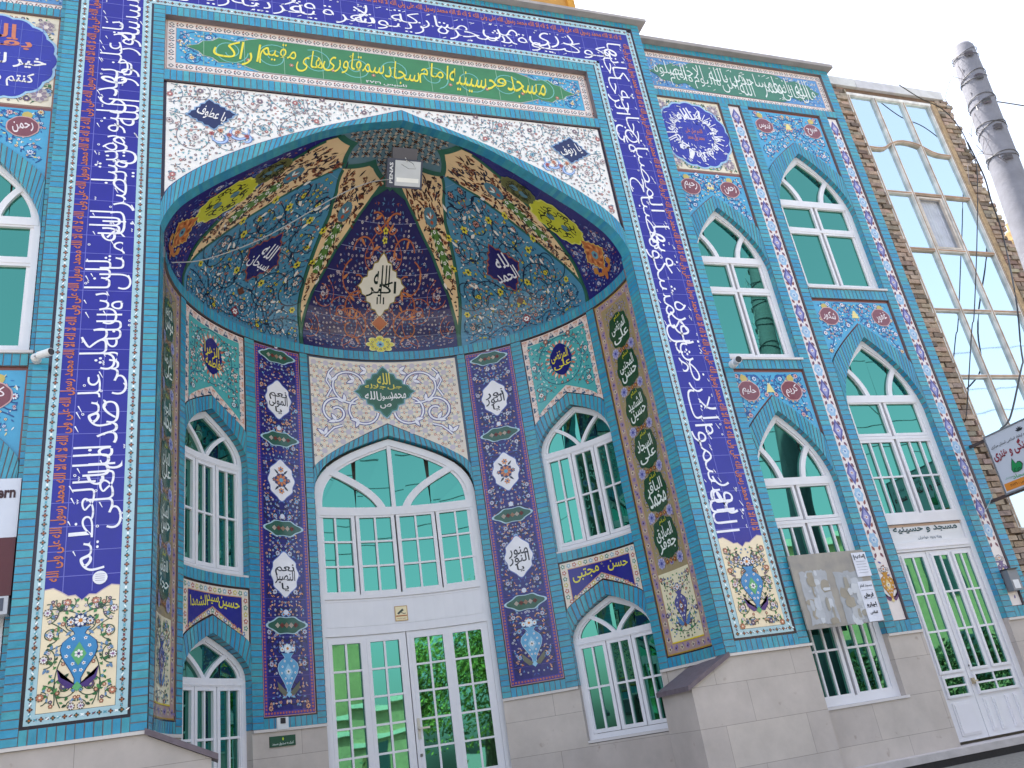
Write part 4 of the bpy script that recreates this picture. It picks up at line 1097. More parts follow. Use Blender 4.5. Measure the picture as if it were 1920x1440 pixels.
gore(lambda z: -interp(R1I, z) + .35 if z < 6.3 else -interp([(6.3, 10.6), (6.37, 1)], z), lambda z: interp(R1I, z) - .35 if z < 6.3 else interp([(6.3, 10.6), (6.37, 1)], z), 4.785, 6.37, lin('232058'), PAL_DOMEC, 0, 'dark blue central gore with a white medallion', .048, deco_c, 7, .16,
     lambda x, y: (abs(x) / .3 + abs(y - 5.56) / .31 < 1) or (abs(x) < .1 and abs(y - 5.18) < .09) or (abs(x) < .16 and abs(y - 4.9) < .1))
for s in (-1, 1):
    side = 'left' if s < 0 else 'right'
    lo_ = (lambda z: interp(R1O, z) + .4) if s > 0 else (lambda z: -interp(R2I, z) + .3)
    hi_ = (lambda z: interp(R2I, z) - .3) if s > 0 else (lambda z: -interp(R1O, z) - .4)
    def deco_l(m, s=s):
        c = (0, 5.56); o = lozenge(0, 5.56, .23, .235); medal(m, o, .011, lin('1e1c5c'), lin('8a4a38'), 1.08, c)
        put(m, 'سبحان' if s < 0 else 'الحمد', 0, 5.5, .3, .13, .0145, lin('dcdce6')); put(m, 'الله' if s < 0 else 'لله', .02, 5.63, .17, .14, .015, lin('dcdce6'))
        m.fan(lozenge(0, 4.95, .07, .08), .011, lin('6e2f3e')); m.flower(0, 4.95, .04, .0125, WHITE, lin('a04a4a'))
        m.fan(lozenge(0, 5.2, .06, .05), .011, lin('5a3428'))
        for sg in (-1, 1):
            for (cx, cz, r, a0, t) in ((.33, 5.28, .25, .4, 8), (.62, 5.42, .26, 1.4, -8), (.30, 5.82, .17, 2, 7), (.16, 6.1, .11, 0, 6), (.62, 5.0, .18, 1, 7)):
                pts = spir(sg * cx, cz, r, a0 if sg > 0 else PI - a0, t * sg, 34); m.line(pts, [.010] * len(pts), .0085, lin('1c2a40'))
                for q in (3, 12, 22): m.leaf(pts[q][0], pts[q][1], RND.random() * 6, .075, .03, .0095, lin('d8d4d0') if q != 12 else lin('16233c'))
            for (a, b) in ((.2, 5.36), (.75, 5.2), (.42, 5.95), (.45, 5.62), (.18, 5.98), (.6, 5.68)): m.flower(sg * a, b, .04, .0105, lin('cfc43a'), lin('3a3a1c'), n=6)
    gore(lo_, hi_, 4.785, 6.40, lin('4680a0'), PAL_DOMEL, s * 46.6, 'sky blue %s gore with a dark name cartouche' % side, .046, deco_l, 10, .16, lambda x, y: abs(x) / .25 + abs(y - 5.56) / .26 < 1, '6a92b0')
    lo2 = (lambda z: interp(R2O, z) + .4) if s > 0 else (lambda z: -90.)
    hi2 = (lambda z: 90.) if s > 0 else (lambda z: -interp(R2O, z) - .4)
    def deco_d(m, s=s):
        for (a, z, rx, rz, c, rim) in ((s * -.02, 5.65, .2, .24, 'b8b832', 'd0cf60'), (s * .0, 6.02, .13, .14, '5c5e34', '6c7044')):
            o = [(a + rx * cos(t) * (1 + .05 * cos(14 * t)) * (.8 + .2 * abs(sin(t))), z + rz * sin(t) * (1 + .04 * cos(14 * t))) for t in [2 * PI * k / 56 for k in range(56)]]
            m.fan(grow(o, 1.07, (a, z)), .010, lin(rim), (a, z)); m.fan(o, .0112, lin(c), (a, z))
            for sx in (-1, 1):
                for sz in (-1, 1):
                    for (px, pz, r_, a0) in ((.42, .34, .3, .5), (.3, .66, .2, 2.2), (.66, .12, .2, 4)):
                        pts = [(a + sx * rx * (px + r_ * (1 - .7 * t) * cos(a0 + 6 * t)) * .9, z + sz * rz * (pz + r_ * (1 - .7 * t) * sin(a0 + 6 * t)) * .9) for t in [k / 15 for k in range(16)]]
                        m.line(pts, .011, .0122, lin('2c3018')); m.leaf(pts[4][0], pts[4][1], RND.random() * 6, .05, .02, .0124, lin('2c3018'))
            for sz in (-1, 1): m.fan([(a + .035 * cos(t), z + sz * rz * .3 + .04 * sin(t)) for t in [k * PI / 4 for k in range(8)]], .0125, lin('4f7484'))
        oc_ = (0, 5.22); ol = lozenge(0, 5.22, .17, .2)
        m.fan(grow(ol, 1.09, oc_), .010, lin('c8b060'), oc_); m.fan(ol, .0113, lin('b0683a'), oc_)
        for k in range(14): t = 2 * PI * k / 14; m.leaf(.07 * cos(t), 5.22 + .085 * sin(t), t + 1, .07, .03, .0122, lin('8a4426') if k % 2 else lin('cf8a50'))
        m.fan([(.05 * cos(t), 5.22 + .055 * sin(t)) for t in [k * PI / 3 for k in range(6)]], .0132, lin('5a8a94'), oc_); m.disc(0, 5.22, .022, .0142, lin('3a3a60'), 6)
        for sg in (-1, 1):
            m.line([(sg * .02, 5.02), (sg * .06, 4.98), (sg * .11, 5.0), (sg * .14, 5.06)], [.05, .05, .045, .02], .0105, lin('b0703a'))
            m.fan([(sg * .14 + .04 * cos(t), 5.07 + .045 * sin(t)) for t in [k * PI / 4 for k in range(8)]], .0112, lin('b07a3a'), (sg * .14, 5.07))
        m.poly([(-.05, 5.03), (.05, 5.03), (.015, 4.88), (-.015, 4.88)], .0108, lin('b0683a'))
    gore(lo2, hi2, 4.785, 6.44, lin('24246a'), PAL_DOMED, s * 80.5, 'narrow indigo %s gore beside the arch with a yellow medallion' % side, .05, deco_d, 5, .08, None, '3c3c80')
    # ribs
    for k, (A, B, z1, zt, th_t) in enumerate(((R1I, R1O, 6.40, 6.49, 24.4), (R2I, R2O, 6.40, 6.505, 66))):
        m = MB(domemap, 2.2, .06)
        f0, f1 = (lambda z, A=A: s * interp(A, z)), (lambda z, B=B: s * interp(B, z))
        sheet(m, f0, f1, 4.785, z1, lin('2f6050'), .004, 40, 2)
        ins_ = 1.0
        def edge(z, t, A=A, B=B):
            a, b = interp(A, z), interp(B, z); mg = math.degrees(.03 / (2.42 * max(.1, qd(z))))
            a2, b2 = a + mg, b - mg
            if a2 > b2: a2 = b2 = (a + b) / 2
            return s * (a2 + (b2 - a2) * t)
        sheet(m, lambda z: edge(z, 0), lambda z: edge(z, 1), 5.02, z1 - .01, lin('dbbd94'), .009, 40, 2)
        # cap towards the crown
        a, b = interp(A, z1), interp(B, z1); n = 8
        for i in range(n):
            t0, t1 = a + (b - a) * i / n, a + (b - a) * (i + 1) / n
            m.poly([(s * t0, z1), (s * t1, z1), (s * t1, starz(t1)), (s * t0, starz(t0))], .004, lin('2f6050'))
            m.poly([(s * t0, z1 - .012), (s * t1, z1 - .012), (s * t1, starz(t1) - .022), (s * t0, starz(t0) - .022)], .009, lin('dbbd94'))
        mid = lambda z: (edge(z, .5))
        z = 5.1
        while z < 6.42:
            th0 = mid(min(z, 6.4)) ; wdt = abs(interp(B, min(z, 6.4)) - interp(A, min(z, 6.4))) * math.radians(1) * 2.42 * qd(z) - .08
            m.tf = Stamp(th0)
            if wdt > .01:
                for q in range(max(1, int(wdt / .045)) if wdt > .05 or int(z * 40) % 3 == 0 else 0):
                    x = RND.uniform(-.5, .5) * wdt
                    if RND.random() < .3 and wdt > .08: m.flower(x, z, .022, .0105, *RND.choice(PAL_BEIGE['flower']), n=5)
                    else: m.leaf(x, z, RND.random() * 6.28, min(.06, .03 + wdt * .2), .02, .0105, RND.choice(PAL_BEIGE['leaf']))
            z += .024
        th0 = mid(6.12); m.tf = Stamp(th0)
        g0, g1 = 5.62, 6.02
        for i in range(14):
            zz = g0 + (g1 - g0) * i / 13; m.tf = Stamp(mid(zz)); wv = .035 + .02 * abs(sin(i * .9))
            m.poly([(-wv, zz - .02), (wv, zz - .02), (wv * .9, zz + .02), (-wv * .9, zz + .02)], .0125, lin('4f7434'))
            if i % 3 == 1: m.flower(0, zz, .02, .0135, WHITE, lin('3a5a28'), n=5)
            for sg in (-1, 1): m.leaf(sg * wv, zz, PI / 2 + sg * .5, .04, .015, .0132, lin('20301c') if i % 2 else lin('d8d4c8'))
        m.tf = Stamp(mid(6.14)); m.fan([(.075 * cos(t), 6.14 + .085 * sin(t)) for t in [k * PI / 5 for k in range(10)]], .013, lin('4a7488'), (0, 6.14))
        for q in range(4): m.leaf(0, 6.13, .6 + q * .65, .06, .022, .0145, lin('c8d8dc') if q % 2 else lin('9a5a40'))
        m.disc(0, 6.1, .018, .0148, lin('a04a2c'))
        m.tf = None
        m.build('rib', M_TILE, DOME, '%s beige rib %s' % (side, 'beside the central gore' if k == 0 else 'towards the arch'))
# backing shell
m = MB(domemap); sheet(m, lambda z: -90., lambda z: 90., 4.785, 6.60, lin('2f6050'), -.012, 30, 36); m.build('shell', M_TILE, DOME)
# crown
m = MB(domemap); N = 48
for i in range(N):
    a, b = -90 + 180 * i / N, -90 + 180 * (i + 1) / N
    for k in range(6):
        e = lambda t, k: starz(t) + (TOPZ - .004 - starz(t)) * k / 6
        m.poly([(a, e(a, k)), (b, e(b, k)), (b, e(b, k + 1)), (a, e(a, k + 1))], 0, lin('607f8e'))
class Cap:
    def __call__(s, x, y, d):
        # plan position (metres) on the crown
        th = math.degrees(math.atan2(x, max(1e-6, y))); rho = math.hypot(x / NR, y / ND)
        lo, hi = 6.2, TOPZ
        for _ in range(24):
            c = (lo + hi) / 2
            if qd(c) > rho: lo = c
            else: hi = c
        return (th, lo, d)
m.tf = Cap(); st = .135
for i in range(-9, 10):
    for j in range(0, 9):
        x, y = i * st + (st / 2 if j % 2 else 0), .06 + j * st * .8
        t = math.degrees(math.atan2(x, y)); rho = math.hypot(x / NR, y / ND)
        if rho > qd(starz(t)) - .03: continue
        for k in range(4):
            a = PI / 4 + k * PI / 2; m.leaf(x + .016 * cos(a), y + .016 * sin(a), a, .052, .036, .006, lin('a8a096')); m.leaf(x, y, a, .036, .02, .0075, lin('4a3020'))
        for k in range(4):
            a = k * PI / 2; m.leaf(x + .03 * cos(a), y + .03 * sin(a), a + .8, .04, .014, .0058, lin('1c2440'))
for k in range(0):
    pass
m.tf = None
for (p, z), (q, w2) in zip(STAR, STAR[1:-1]):
    for s in (-1, 1): m.line([(s * (p + (q - p) * t), z + (w2 - z) * t) for t in [i / 5 for i in range(6)]], .022, .0095, lin('2f6050'))
m.build('crown', M_TILE, DOME, 'grey blue star shaped crown of the half dome')
# soffit between arch and dome
m = MB(); n = 72
for s in (-1, 1):
    pa = resample(inner_arch, n); prev = None
    for i, (x, z) in enumerate(pa):
        zd = 4.9 + (z - 4.9) * (6.653 - 4.9) / (6.615 - 4.9) if z > 4.9 else z
        a = Vector((s * x, .0, z)); b = Vector(domep(math.radians(90) * (1 if s * x > 0 else -1), min(zd, TOPZ), 0)); b.y = .175
        a = a + (b - a) * .02
        if prev: m.raw([prev[0], a, b, prev[1]], turq())
        prev = (a, b)
m.build('soffit', M_BRICK, DOME)

# ================================================================== WINGS
WY = .15
def wing(sg, off):
    """the window wing; x measured for the right wing, mirrored and shifted for the left one"""
    side = 'left' if sg < 0 else 'right'
    X = lambda x: sg * (x + off)
    fm = flat(WY)
    root = empty('%s_wing' % side, '%s window wing of the mosque' % side); root.name = 'window_wing'; root.parent = MOSQUE
    def span(a, b):
        return tuple(sorted((X(a), X(b))))
    C1, C2 = (3.62, 4.73), (5.22, 6.49)
    fr = MB(fm)
    for a, b in ((3.5, 3.615), (4.735, 4.875), (5.085, 5.215), (6.495, 6.635), (6.83, 6.975)):
        lo, hi = span(a, b); bricks(fr, lo, hi, .265, 7.70 if a > 4 and a < 6.8 else 8.66, True, -.05, 0)
    lo, hi = span(3.5, 6.83); bricks(fr, lo, hi, 8.565, 8.66, False, -.05, 0); bricks(fr, lo, hi, 7.70, 7.815, False, -.05, 0)
    for a, b in ((4.875, 5.085), (6.635, 6.83)):
        lo, hi = span(a, b); bricks(fr, lo, hi, .265, .385, False, -.05, 0)
    lo, hi = span(*C1); bricks(fr, lo, hi, 3.452, 3.57, False, -.12, 0)
    lo, hi = span(*C2); bricks(fr, lo, hi, 4.49, 4.625, False, -.12, 0)
    fr.build('wing_frame', [M_BRICK, M_MATTE], root)
    # arches of the openings
    va = MB(fm)
    for (a, b), vs, vi, vo, tip in ((C1, 4.85, 5.83, 6.02, 5.517), (C1, 1.95, 2.90, 3.10, 2.56), (C2, 5.85, 6.92, 7.117, 6.54), (C2, 2.85, 3.92, 4.116, 3.54)):
        uc, hw = X((a + b) / 2), (b - a) / 2
        inn = half_arch(uc, hw, vs, vi, 2.0, 18); out = [(uc - hw, tip - .3)] + half_arch(uc, hw, tip, vo, 1.25, 14)
        voussoirs(va, inn, out, 0, -.13)
        low = {5.83: 3.58, 2.90: .27, 6.92: 4.64, 3.92: .27}[vi]
        jambs(va, uc - hw, uc + hw, low, vs, 0, -.13)
    va.build('window_arches', [M_BRICK, M_MATTE], root)
    # frieze
    z = MB(flat(WY + .045)); lo, hi = span(3.5, 6.83); a_, b_ = 7.815, 8.565
    z.rect(lo, hi, a_, b_, 0, lin('d8c6c0')); strip_border(z, lo, hi, a_ + .006, b_ - .006, .095, .0012, lin('e3d8d4'), mot_white, .095, lin('b08a80'))
    z.rect(lo + .1, hi - .1, a_ + .105, b_ - .105, .0014, lin('5a90c4')); ym = (a_ + b_) / 2
    e0, e1 = X(3.74), X(6.70); e0, e1 = min(e0, e1), max(e0, e1)
    arabesque(z, lambda x, y: lo + .1 < x < hi - .1 and a_ + .11 < y < b_ - .11 and (x < e0 + .75 or x > e1 - .75), (lo + .1, hi - .1, a_ + .11, b_ - .11), .003, PAL_BLUE, None, .045, 8, .07, .009)
    half = [(0, .0), (.09, .05), (.17, .14), (.3, .15), (.4, .2), (.55, .15), (.7, .25), (.8, .27)]
    for (p, q), (r, t) in zip(half, half[1:]):
        for A, B in ((e0 + p, e0 + r), (e1 - r, e1 - p)):
            Q, T = (q, t) if A == e0 + p else (t, q)
            z.poly([(A, ym - Q), (B, ym - T), (B, ym + T), (A, ym + Q)], .007, lin('3f7a64'))
    z.rect(e0 + .8, e1 - .8, ym - .27, ym + .27, .007, lin('3f7a64'))
    calligraphy(z, 'قال الله تعالی انما یعمر مساجد الله من امن بالله والیوم الاخر واقام الصلوة', (e0 + e1) / 2, ym, (e1 - e0) * .93, .46, .010, lin('dfe8e4'))
    z.build('frieze_panel', M_TILE, root, 'green lettered frieze at the top of the %s wing' % side)
    # rosette panel
    pw = flat(WY + .03)
    lo, hi = span(*C1); uc, hw = (lo + hi) / 2, (hi - lo) / 2
    r = MB(pw); r.rect(lo, hi, 6.43, 7.70, 0, lin('8a6a5c')); r.rect(lo + .015, hi - .015, 6.45, 7.69, .001, lin('e2d9c4')); cy = 7.07
    arabesque(r, lambda x, y: lo + .03 < x < hi - .03 and 6.47 < y < 7.67 and math.hypot(x - uc, y - cy) > .5, (lo, hi, 6.46, 7.68), .003, dict(PAL_CREAM, pf=.35), uc, .055, 4, .12, .008)
    for q in (-1, 1):
        for w_ in (-1, 1): r.flower(uc + q * .42, cy + w_ * .48, .085, .005, lin('8a7a8a'), lin('e0d4cc'), n=8, edge=lin('b8b0a8'))
    o = [(uc + .545 * (1 + .05 * abs(cos(8 * t)) - .03) * cos(t), cy + .555 * (1 + .05 * abs(cos(8 * t)) - .03) * sin(t)) for t in [2 * PI * k / 96 for k in range(96)]]
    medal(r, o, .007, lin('2c34a0'), lin('9cc0dc'), 1.05, (uc, cy))
    if sg > 0:
        ws = 'ان الله وملایکته یصلون علی النبی یا ایها الذین امنوا صلوا علیه وسلموا تسلیما'.split(' ')
        for i, t in enumerate(ws):
            a = PI / 2 - 2 * PI * (i + .5) / len(ws) * -1
            a = PI * .45 - i * -2 * PI / len(ws)
            put(r, t, uc + .35 * cos(a), cy + .36 * sin(a), .25, .2, .011 + .0003 * i, lin('e6e6f2'), a - PI / 2, bold=.016)
        for i in range(40):
            a = RND.random() * 6.28; q = RND.choice((.2, .22, .48, .5)); r.line([(uc + q * cos(a), cy + q * sin(a)), (uc + (q + .03) * cos(a + .1), cy + (q + .03) * sin(a + .1))], [.006, .014], .016, lin('e6e6f2'))
        put(r, 'اللهم صل علی', uc, cy + .05, .27, .11, .011, lin('c8785a')); put(r, 'محمد وال محمد', uc, cy - .06, .27, .11, .0114, lin('c8785a'))
    else:
        put(r, 'بقیة', uc, cy + .2, .62, .17, .011, lin('c8785a'), bold=.02); put(r, 'الله', uc - .05, cy + .36, .4, .2, .0114, lin('c8785a'), bold=.02)
        put(r, 'خیر لکم ان', uc, cy - .06, .92, .22, .011, WHITE, bold=.02); put(r, 'کنتم مومنین', uc, cy - .3, .72, .2, .0114, WHITE, bold=.02)
    for k in range(-2, 3):
        r.rect(uc + k * .2 - .002, uc + k * .2 + .002, cy - .5, cy + .5, .0105, lin('6a74c8')); r.rect(uc - .5, uc + .5, cy + k * .2 - .002, cy + k * .2 + .002, .0106, lin('6a74c8'))
    r.build('rosette_panel', M_TILE, root, 'cream panel with a cobalt calligraphy rosette at the top of the %s wing' % side)
    # blue floral panels over the windows
    for (a, b), top, tip, apex, words in ((C1, 6.43, 5.517, 6.02, ('رحمن', 'رحیم')), (C1, 3.452, 2.56, 3.10, ('کریم', 'حلیم')), (C2, 7.70, 6.54, 7.117, ('سبوح', 'قدوس')), (C2, 4.49, 3.54, 4.116, ('غفور', 'شکور'))):
        lo, hi = span(a, b); uc, hw = (lo + hi) / 2, (hi - lo) / 2; q = MB(pw)
        crv = full_arch(uc, hw, tip, apex, 1.25, 16)
        above(q, crv, top, 0, lin('7a4a44')); c2 = [(uc + (x - uc) * .975, y + .02) for x, y in crv]; above(q, c2, top - .035, .001, lin('4da3cc'))
        def ins(x, y):
            t = 1 - abs(x - uc) / hw; return abs(x - uc) < hw - .05 and y < top - .06 and y > tip + (apex - tip) * max(0, t) ** .8 + .05
        cyr = (apex + top) / 2 + .0 - (.02 if a < 5 else -.02)
        dx = hw * (.55 if a < 5 else .67); cyr = {6.43: 6.16, 3.452: 3.17, 7.70: 7.39, 4.49: 4.23}[top]
        kk = lambda x, y: abs(abs(x - uc) - dx) < .16 and abs(y - cyr) < .13
        arabesque(q, ins, (lo, hi, tip, top), .003, PAL_BLUE, uc, .052, 7, .14, .013, kk)
        for s2, t in ((-1, words[1]), (1, words[0])):
            c = (uc + s2 * dx, cyr); o = [(c[0] + .13 * math.copysign(abs(cos(k)) ** .7, cos(k)) * (1 + .06 * cos(4 * k)), c[1] + .115 * math.copysign(abs(sin(k)) ** .7, sin(k)) * (1 + .06 * cos(4 * k))) for k in [2 * PI * j / 40 for j in range(40)]]
            medal(q, o, .007, lin('7c4650'), lin('c8a0a0'), 1.09, c); put(q, t, c[0], c[1], .19, .14, .0105, lin('e8dce0'), .2 * s2)
            q.fan([(c[0] + s2 * .03 + .05 * cos(k), top - .12 + .05 * sin(k)) for k in [PI * j / 4 for j in range(8)]], .006, lin('c0ae60'))
        q.poly([(uc - .06, cyr - .02), (uc + .06, cyr - .02), (uc + .015, cyr + .09), (uc - .015, cyr + .09)], .006, lin('e0d08a'))
        q.line(spir(uc + .2, cyr + .05, .17, 1, 5), .016, .0048, lin('2a60a4')); q.line([(2 * uc - x, y) for x, y in spir(uc + .2, cyr + .05, .17, 1, 5)], .016, .0049, lin('2a60a4'))
        q.build('tile_panel', M_TILE, root, 'sky blue floral panel with two maroon cartouches over the %s %s window of the %s wing' % ('upper' if top > 6 else 'lower', 'inner' if a < 5 else 'outer', side))
    # narrow white strips
    for a, b, oi in ((4.885, 5.075, 'inner'), (6.645, 6.822, 'outer')):
        lo, hi = span(a, b); uc = (lo + hi) / 2; q = MB(pw); W2 = (hi - lo) / 2
        q.rect(lo - .01, hi + .008, .385, 7.70, 0, lin('3a2c3c')); q.rect(lo + .005, hi - .005, .395, 7.69, .001, lin('e4dcdc')); mm = 7.5; i = 0
        while mm > 1.1:
            if i % 2 == 0:
                q.poly([(uc - .072, mm), (uc, mm - .15), (uc + .072, mm), (uc, mm + .15)], .002, lin('5e5a9c')); q.poly([(uc - .045, mm), (uc, mm - .1), (uc + .045, mm), (uc, mm + .1)], .0032, lin('8f90c4')); q.flower(uc, mm, .03, .004, lin('dcd4e0'), lin('b06a50'))
                for s2 in (-1, 1):
                    for s3 in (-1, 1): q.line([(uc + s2 * .01, mm + s3 * .11), (uc + s2 * .05, mm + s3 * .04)], .008, .0042, lin('48508c'))
            else:
                q.fan([(uc + .06 * cos(t) * (1 + .12 * cos(6 * t)), mm + .085 * sin(t) * (1 + .1 * cos(6 * t))) for t in [2 * PI * j / 24 for j in range(24)]], .002, lin('94b8d8')); q.flower(uc, mm, .04, .0035, lin('c8d8e8'), lin('6a8ac0'), n=8)
            for s2 in (-1, 1):
                for s3 in (-1, 1): q.leaf(uc + s2 * .03, mm - .135 + s3 * .012, s3 * 1.1 if s2 > 0 else PI - s3 * 1.1, .066, .034, .003, lin('8a4a4a') if s3 > 0 else lin('74465a'))
            mm -= .27; i += 1
        vase(q, uc, .62, .3, .003, lin('c08a3e') if oi == 'inner' else lin('6a5a8c'), lin('e0c890'), lin('6a4a78'), lin('5a4a5a'))
        for k in range(10): q.leaf(uc + RND.uniform(-.06, .06), RND.uniform(.42, 1.08), RND.random() * 6, .05, .025, .0026, RND.choice((lin('8a4a4a'), lin('5e5a9c'))))
        q.build('narrow_panel', M_TILE, root, 'narrow white strip of diamonds and red leaves, %s one of the %s wing' % (oi, side))
    # windows
    full = (-.95, .95)
    lo, hi = span(*C1); uc, hw = (lo + hi) / 2, (hi - lo) / 2
    window(fm, uc, hw, 3.60, 5.05, 5.84, 2.0, -.13, root, 'upper inner arched window of the %s wing' % side, [(3.66, 4.58, [(-.95, -.03, 1), (.03, .95, 1)], 1, .035), (4.61, 5.02, [(-.95, -.03, 1), (.03, .95, 1)], 1, .035)], 'V', None, sw=.075, sill_depth=.15)
    window(fm, uc, hw, -.36, 2.05, 2.905, 2.0, -.13, root, 'lower inner arched window of the %s wing behind the notice board' % side, [(-.30, 1.56, [(-.95, -.03, 3), (.03, .95, 3)], 4, .04), (1.60, 2.02, [(-.95, -.03, 1), (.03, .95, 1)], 1, .035)], 'V', None, sw=.075, sill_depth=.14)
    lo, hi = span(*C2); uc, hw = (lo + hi) / 2, (hi - lo) / 2
    window(fm, uc, hw, 4.66, 6.07, 6.925, 2.0, -.13, root, 'upper outer arched window of the %s wing' % side, [(4.72, 5.60, [(-.95, -.03, 1), (.03, .95, 1)], 1, .035), (5.63, 6.04, [(-.95, -.03, 1), (.03, .95, 1)], 1, .035)], 'V', None, sw=.08, sill_depth=.15)
    scr = window(fm, uc, hw, 1.50, 3.07, 3.925, 2.0, -.13, root, 'lower outer arched window of the %s wing over the side door' % side, [(1.56, 2.53, [(-.95, -.03, 3), (.03, .95, 3)], 2, .04), (2.57, 3.04, [(-.95, -.03, 1), (.03, .95, 1)], 1, .035)], 'V', None, sw=.08, sill=False)
    # side door with its sign board
    d = MB(fm); W = WPVC; db, df = -.13, -.075
    d.box(lo, lo + .07, -.9, 1.5, db, df, W); d.box(hi - .07, hi, -.9, 1.5, db, df, W); d.box(lo + .07, hi - .07, 1.13, 1.24, db, df, W); d.box(lo + .07, hi - .07, 1.46, 1.5, db, df, W)
    d.box(lo + .07, hi - .07, 1.16, 1.18, db, df + .012, jit(W, .03))
    dd = d.build('door_frame', M_PAINT, root, 'white frame of the side door in the %s wing' % side); dd.name = 'side_door'
    sb_ = MB(fm); sb_.box(lo + .075, hi - .075, 1.245, 1.455, db, -.10, lin('d9dade')); sb_.rect(lo + .075, hi - .075, 1.425, 1.455, -.0985, lin('b89a86'))
    if sg > 0:
        put(sb_, 'مسجد و حسینیه', uc + .0, 1.385, .98, .085, -.096, lin('1d4a54'), bold=.03); put(sb_, 'ویژه ورود خواهران', uc + .02, 1.285, .36, .045, -.096, lin('6a7886'))
    sb_.build('sign_board', M_PAINT, dd, 'white transom board with dark green Persian lettering')
    split_ = lo + .40 * (hi - lo)
    for (a, b, k, nm) in ((lo + .07, split_ - .004, 1, 'narrow'), (split_ + .004, hi - .07, 2, 'wide')):
        lf = MB(fm); gl = MB(fm)
        lf.box(a, b, -.9, 1.125, db, df - .022, W)
        st = (b - a - .05) / k
        for c in range(k):
            p, q_ = a + .025 + c * st, a + .025 + (c + 1) * st
            # tall glazed light
            for (x0, x1, y0, y1) in ((p + .02, p + .05, -.22, 1.09), (q_ - .05, q_ - .02, -.22, 1.09), (p + .05, q_ - .05, -.22, -.19), (p + .05, q_ - .05, 1.06, 1.09)): lf.box(x0, x1, y0, y1, df - .022, df, W)
            i0, i1, j0, j1 = p + .05, q_ - .05, -.19, 1.06; mid = (i0 + i1) / 2
            lf.box(mid - .011, mid + .011, j0, j1, df - .02, df - .004, W)
            for j in (1, 2): y = j0 + (j1 - j0) * j / 3; lf.box(i0, i1, y - .011, y + .011, df - .02, df - .0045, W)
            for i in (0, 1):
                for j in range(3):
                    x0, x1 = (i0, mid) if i == 0 else (mid, i1); y0, y1 = j0 + (j1 - j0) * j / 3, j0 + (j1 - j0) * (j + 1) / 3
                    pane(gl, [(x0, y0), (x1, y0), (x1, y1), (x0, y1)], df - .018, .0035)
            # raised lower panels
            n2 = 1 if k == 1 else 2
            for z_ in range(n2):
                x0 = p + .03 + z_ * (q_ - p - .06) / n2; x1 = x0 + (q_ - p - .06) / n2
                lf.box(x0 + .025, x1 - .025, -.85, -.52, df - .022, df - .01, jit(W, .02)); lf.box(x0 + .045, x1 - .045, -.83, -.54, df - .0105, df - .004, jit(W, .02))
        # small two by two light
        x0, x1 = a + .05, b - .05; bw = .028
        for (u0, u1, y0, y1) in ((x0, x0 + bw, -.47, -.24), (x1 - bw, x1, -.47, -.24), (x0 + bw, x1 - bw, -.47, -.47 + bw), (x0 + bw, x1 - bw, -.24 - bw, -.24)): lf.box(u0, u1, y0, y1, df - .022, df + .001, W)
        ym_ = -.355; lf.box(x0 + bw, x1 - bw, ym_ - .01, ym_ + .01, df - .02, df - .005, W)
        cols_ = [x0 + bw, x1 - bw] if k == 1 else [x0 + bw, (x0 + x1) / 2, x1 - bw]
        if k == 2: lf.box((x0 + x1) / 2 - .01, (x0 + x1) / 2 + .01, -.47 + bw, -.24 - bw, df - .02, df - .0055, W)
        for u0, u1 in zip(cols_, cols_[1:]):
            pane(gl, [(u0, -.45), (u1, -.45), (u1, ym_), (u0, ym_)], df - .018); pane(gl, [(u0, ym_), (u1, ym_), (u1, -.26), (u0, -.26)], df - .018)
        o = lf.build('door_leaf', M_PAINT, dd, '%s leaf of the side door' % nm); gl.build('door_pane', M_GLASS, dd)
        if k == 2:
            h = MB(fm); h.box(a + .012, a + .04, -.36, -.30, df - .022, df + .01, lin('a89a80')); h.box(a + .016, a + .05, -.34, -.325, df + .01, df + .04, lin('c8bca0')); h.build('lock', M_PAINT, dd)
            h = MB(fm); h.disc(a + .03, -.17, .012, df + .003, lin('3a3836'), 10); h.build('keyhole', M_PAINT, dd)
    # stone dado, sills, ledge
    s_ = MB(fm)
    for a, b, t in ((3.5, 3.62, .24), (3.62, 4.73, -.39), (4.73, 5.22, .24), (6.49, 6.975, .24)):
        l2, h2 = span(a, b); s_ = MB(fm); s_.rect(l2, h2, -.93, t, -.004, WHITE); s_.build('stone_dado', M_STONE, root)
    for a in (C1[0], C1[1]):
        u = X(a); s_ = MB(fm); s_.poly([(u, -.39), (u, -.39), (u, .27), (u, .27)], [-.004, -.13, -.13, -.004], WHITE); s_.build('stone_jamb', M_STONE, root)
    for a in (C2[0], C2[1]):
        u = X(a); s_ = MB(fm); s_.poly([(u, -.93), (u, -.93), (u, .27), (u, .27)], [-.004, -.13, -.13, -.004], WHITE); s_.build('stone_jamb', M_STONE, root)
    for a, b in ((3.5, 3.615), (4.735, 5.215), (6.495, 6.978)):
        l2, h2 = span(a, b); q = MB(fm); q.box(l2, h2, .238, .264, -.03, .016, lin('cdc6c2')); q.build('ledge', M_PAINT, root)
    pl = MB(); l2, h2 = span(3.602, 7.0)
    pl.solid(l2, h2, -.04, .35, -1.0, -.93, lin('bdb6b4')); pl.build('door_sill', M_CONC, root)
    pl = MB(); pl.solid(l2, h2, -.03, .3, GZ - .05, -1.002, lin('1d1c22')); pl.build('plinth', M_GRAN, root)
    # body and coping
    bd = MB(); l2, h2 = span(3.4, 6.95); bd.solid(l2, h2, .33, 3.4, GZ, 8.66, lin('8f8a82')); l3, h3 = span(3.4, 3.60)
    for c0, c1 in ((3.4, 3.61), (4.74, 5.21), (6.5, 6.955)):
        l3, h3 = span(c0, c1); bd.solid(l3, h3, .2, .33, GZ, 8.66, lin('8f8a82'))
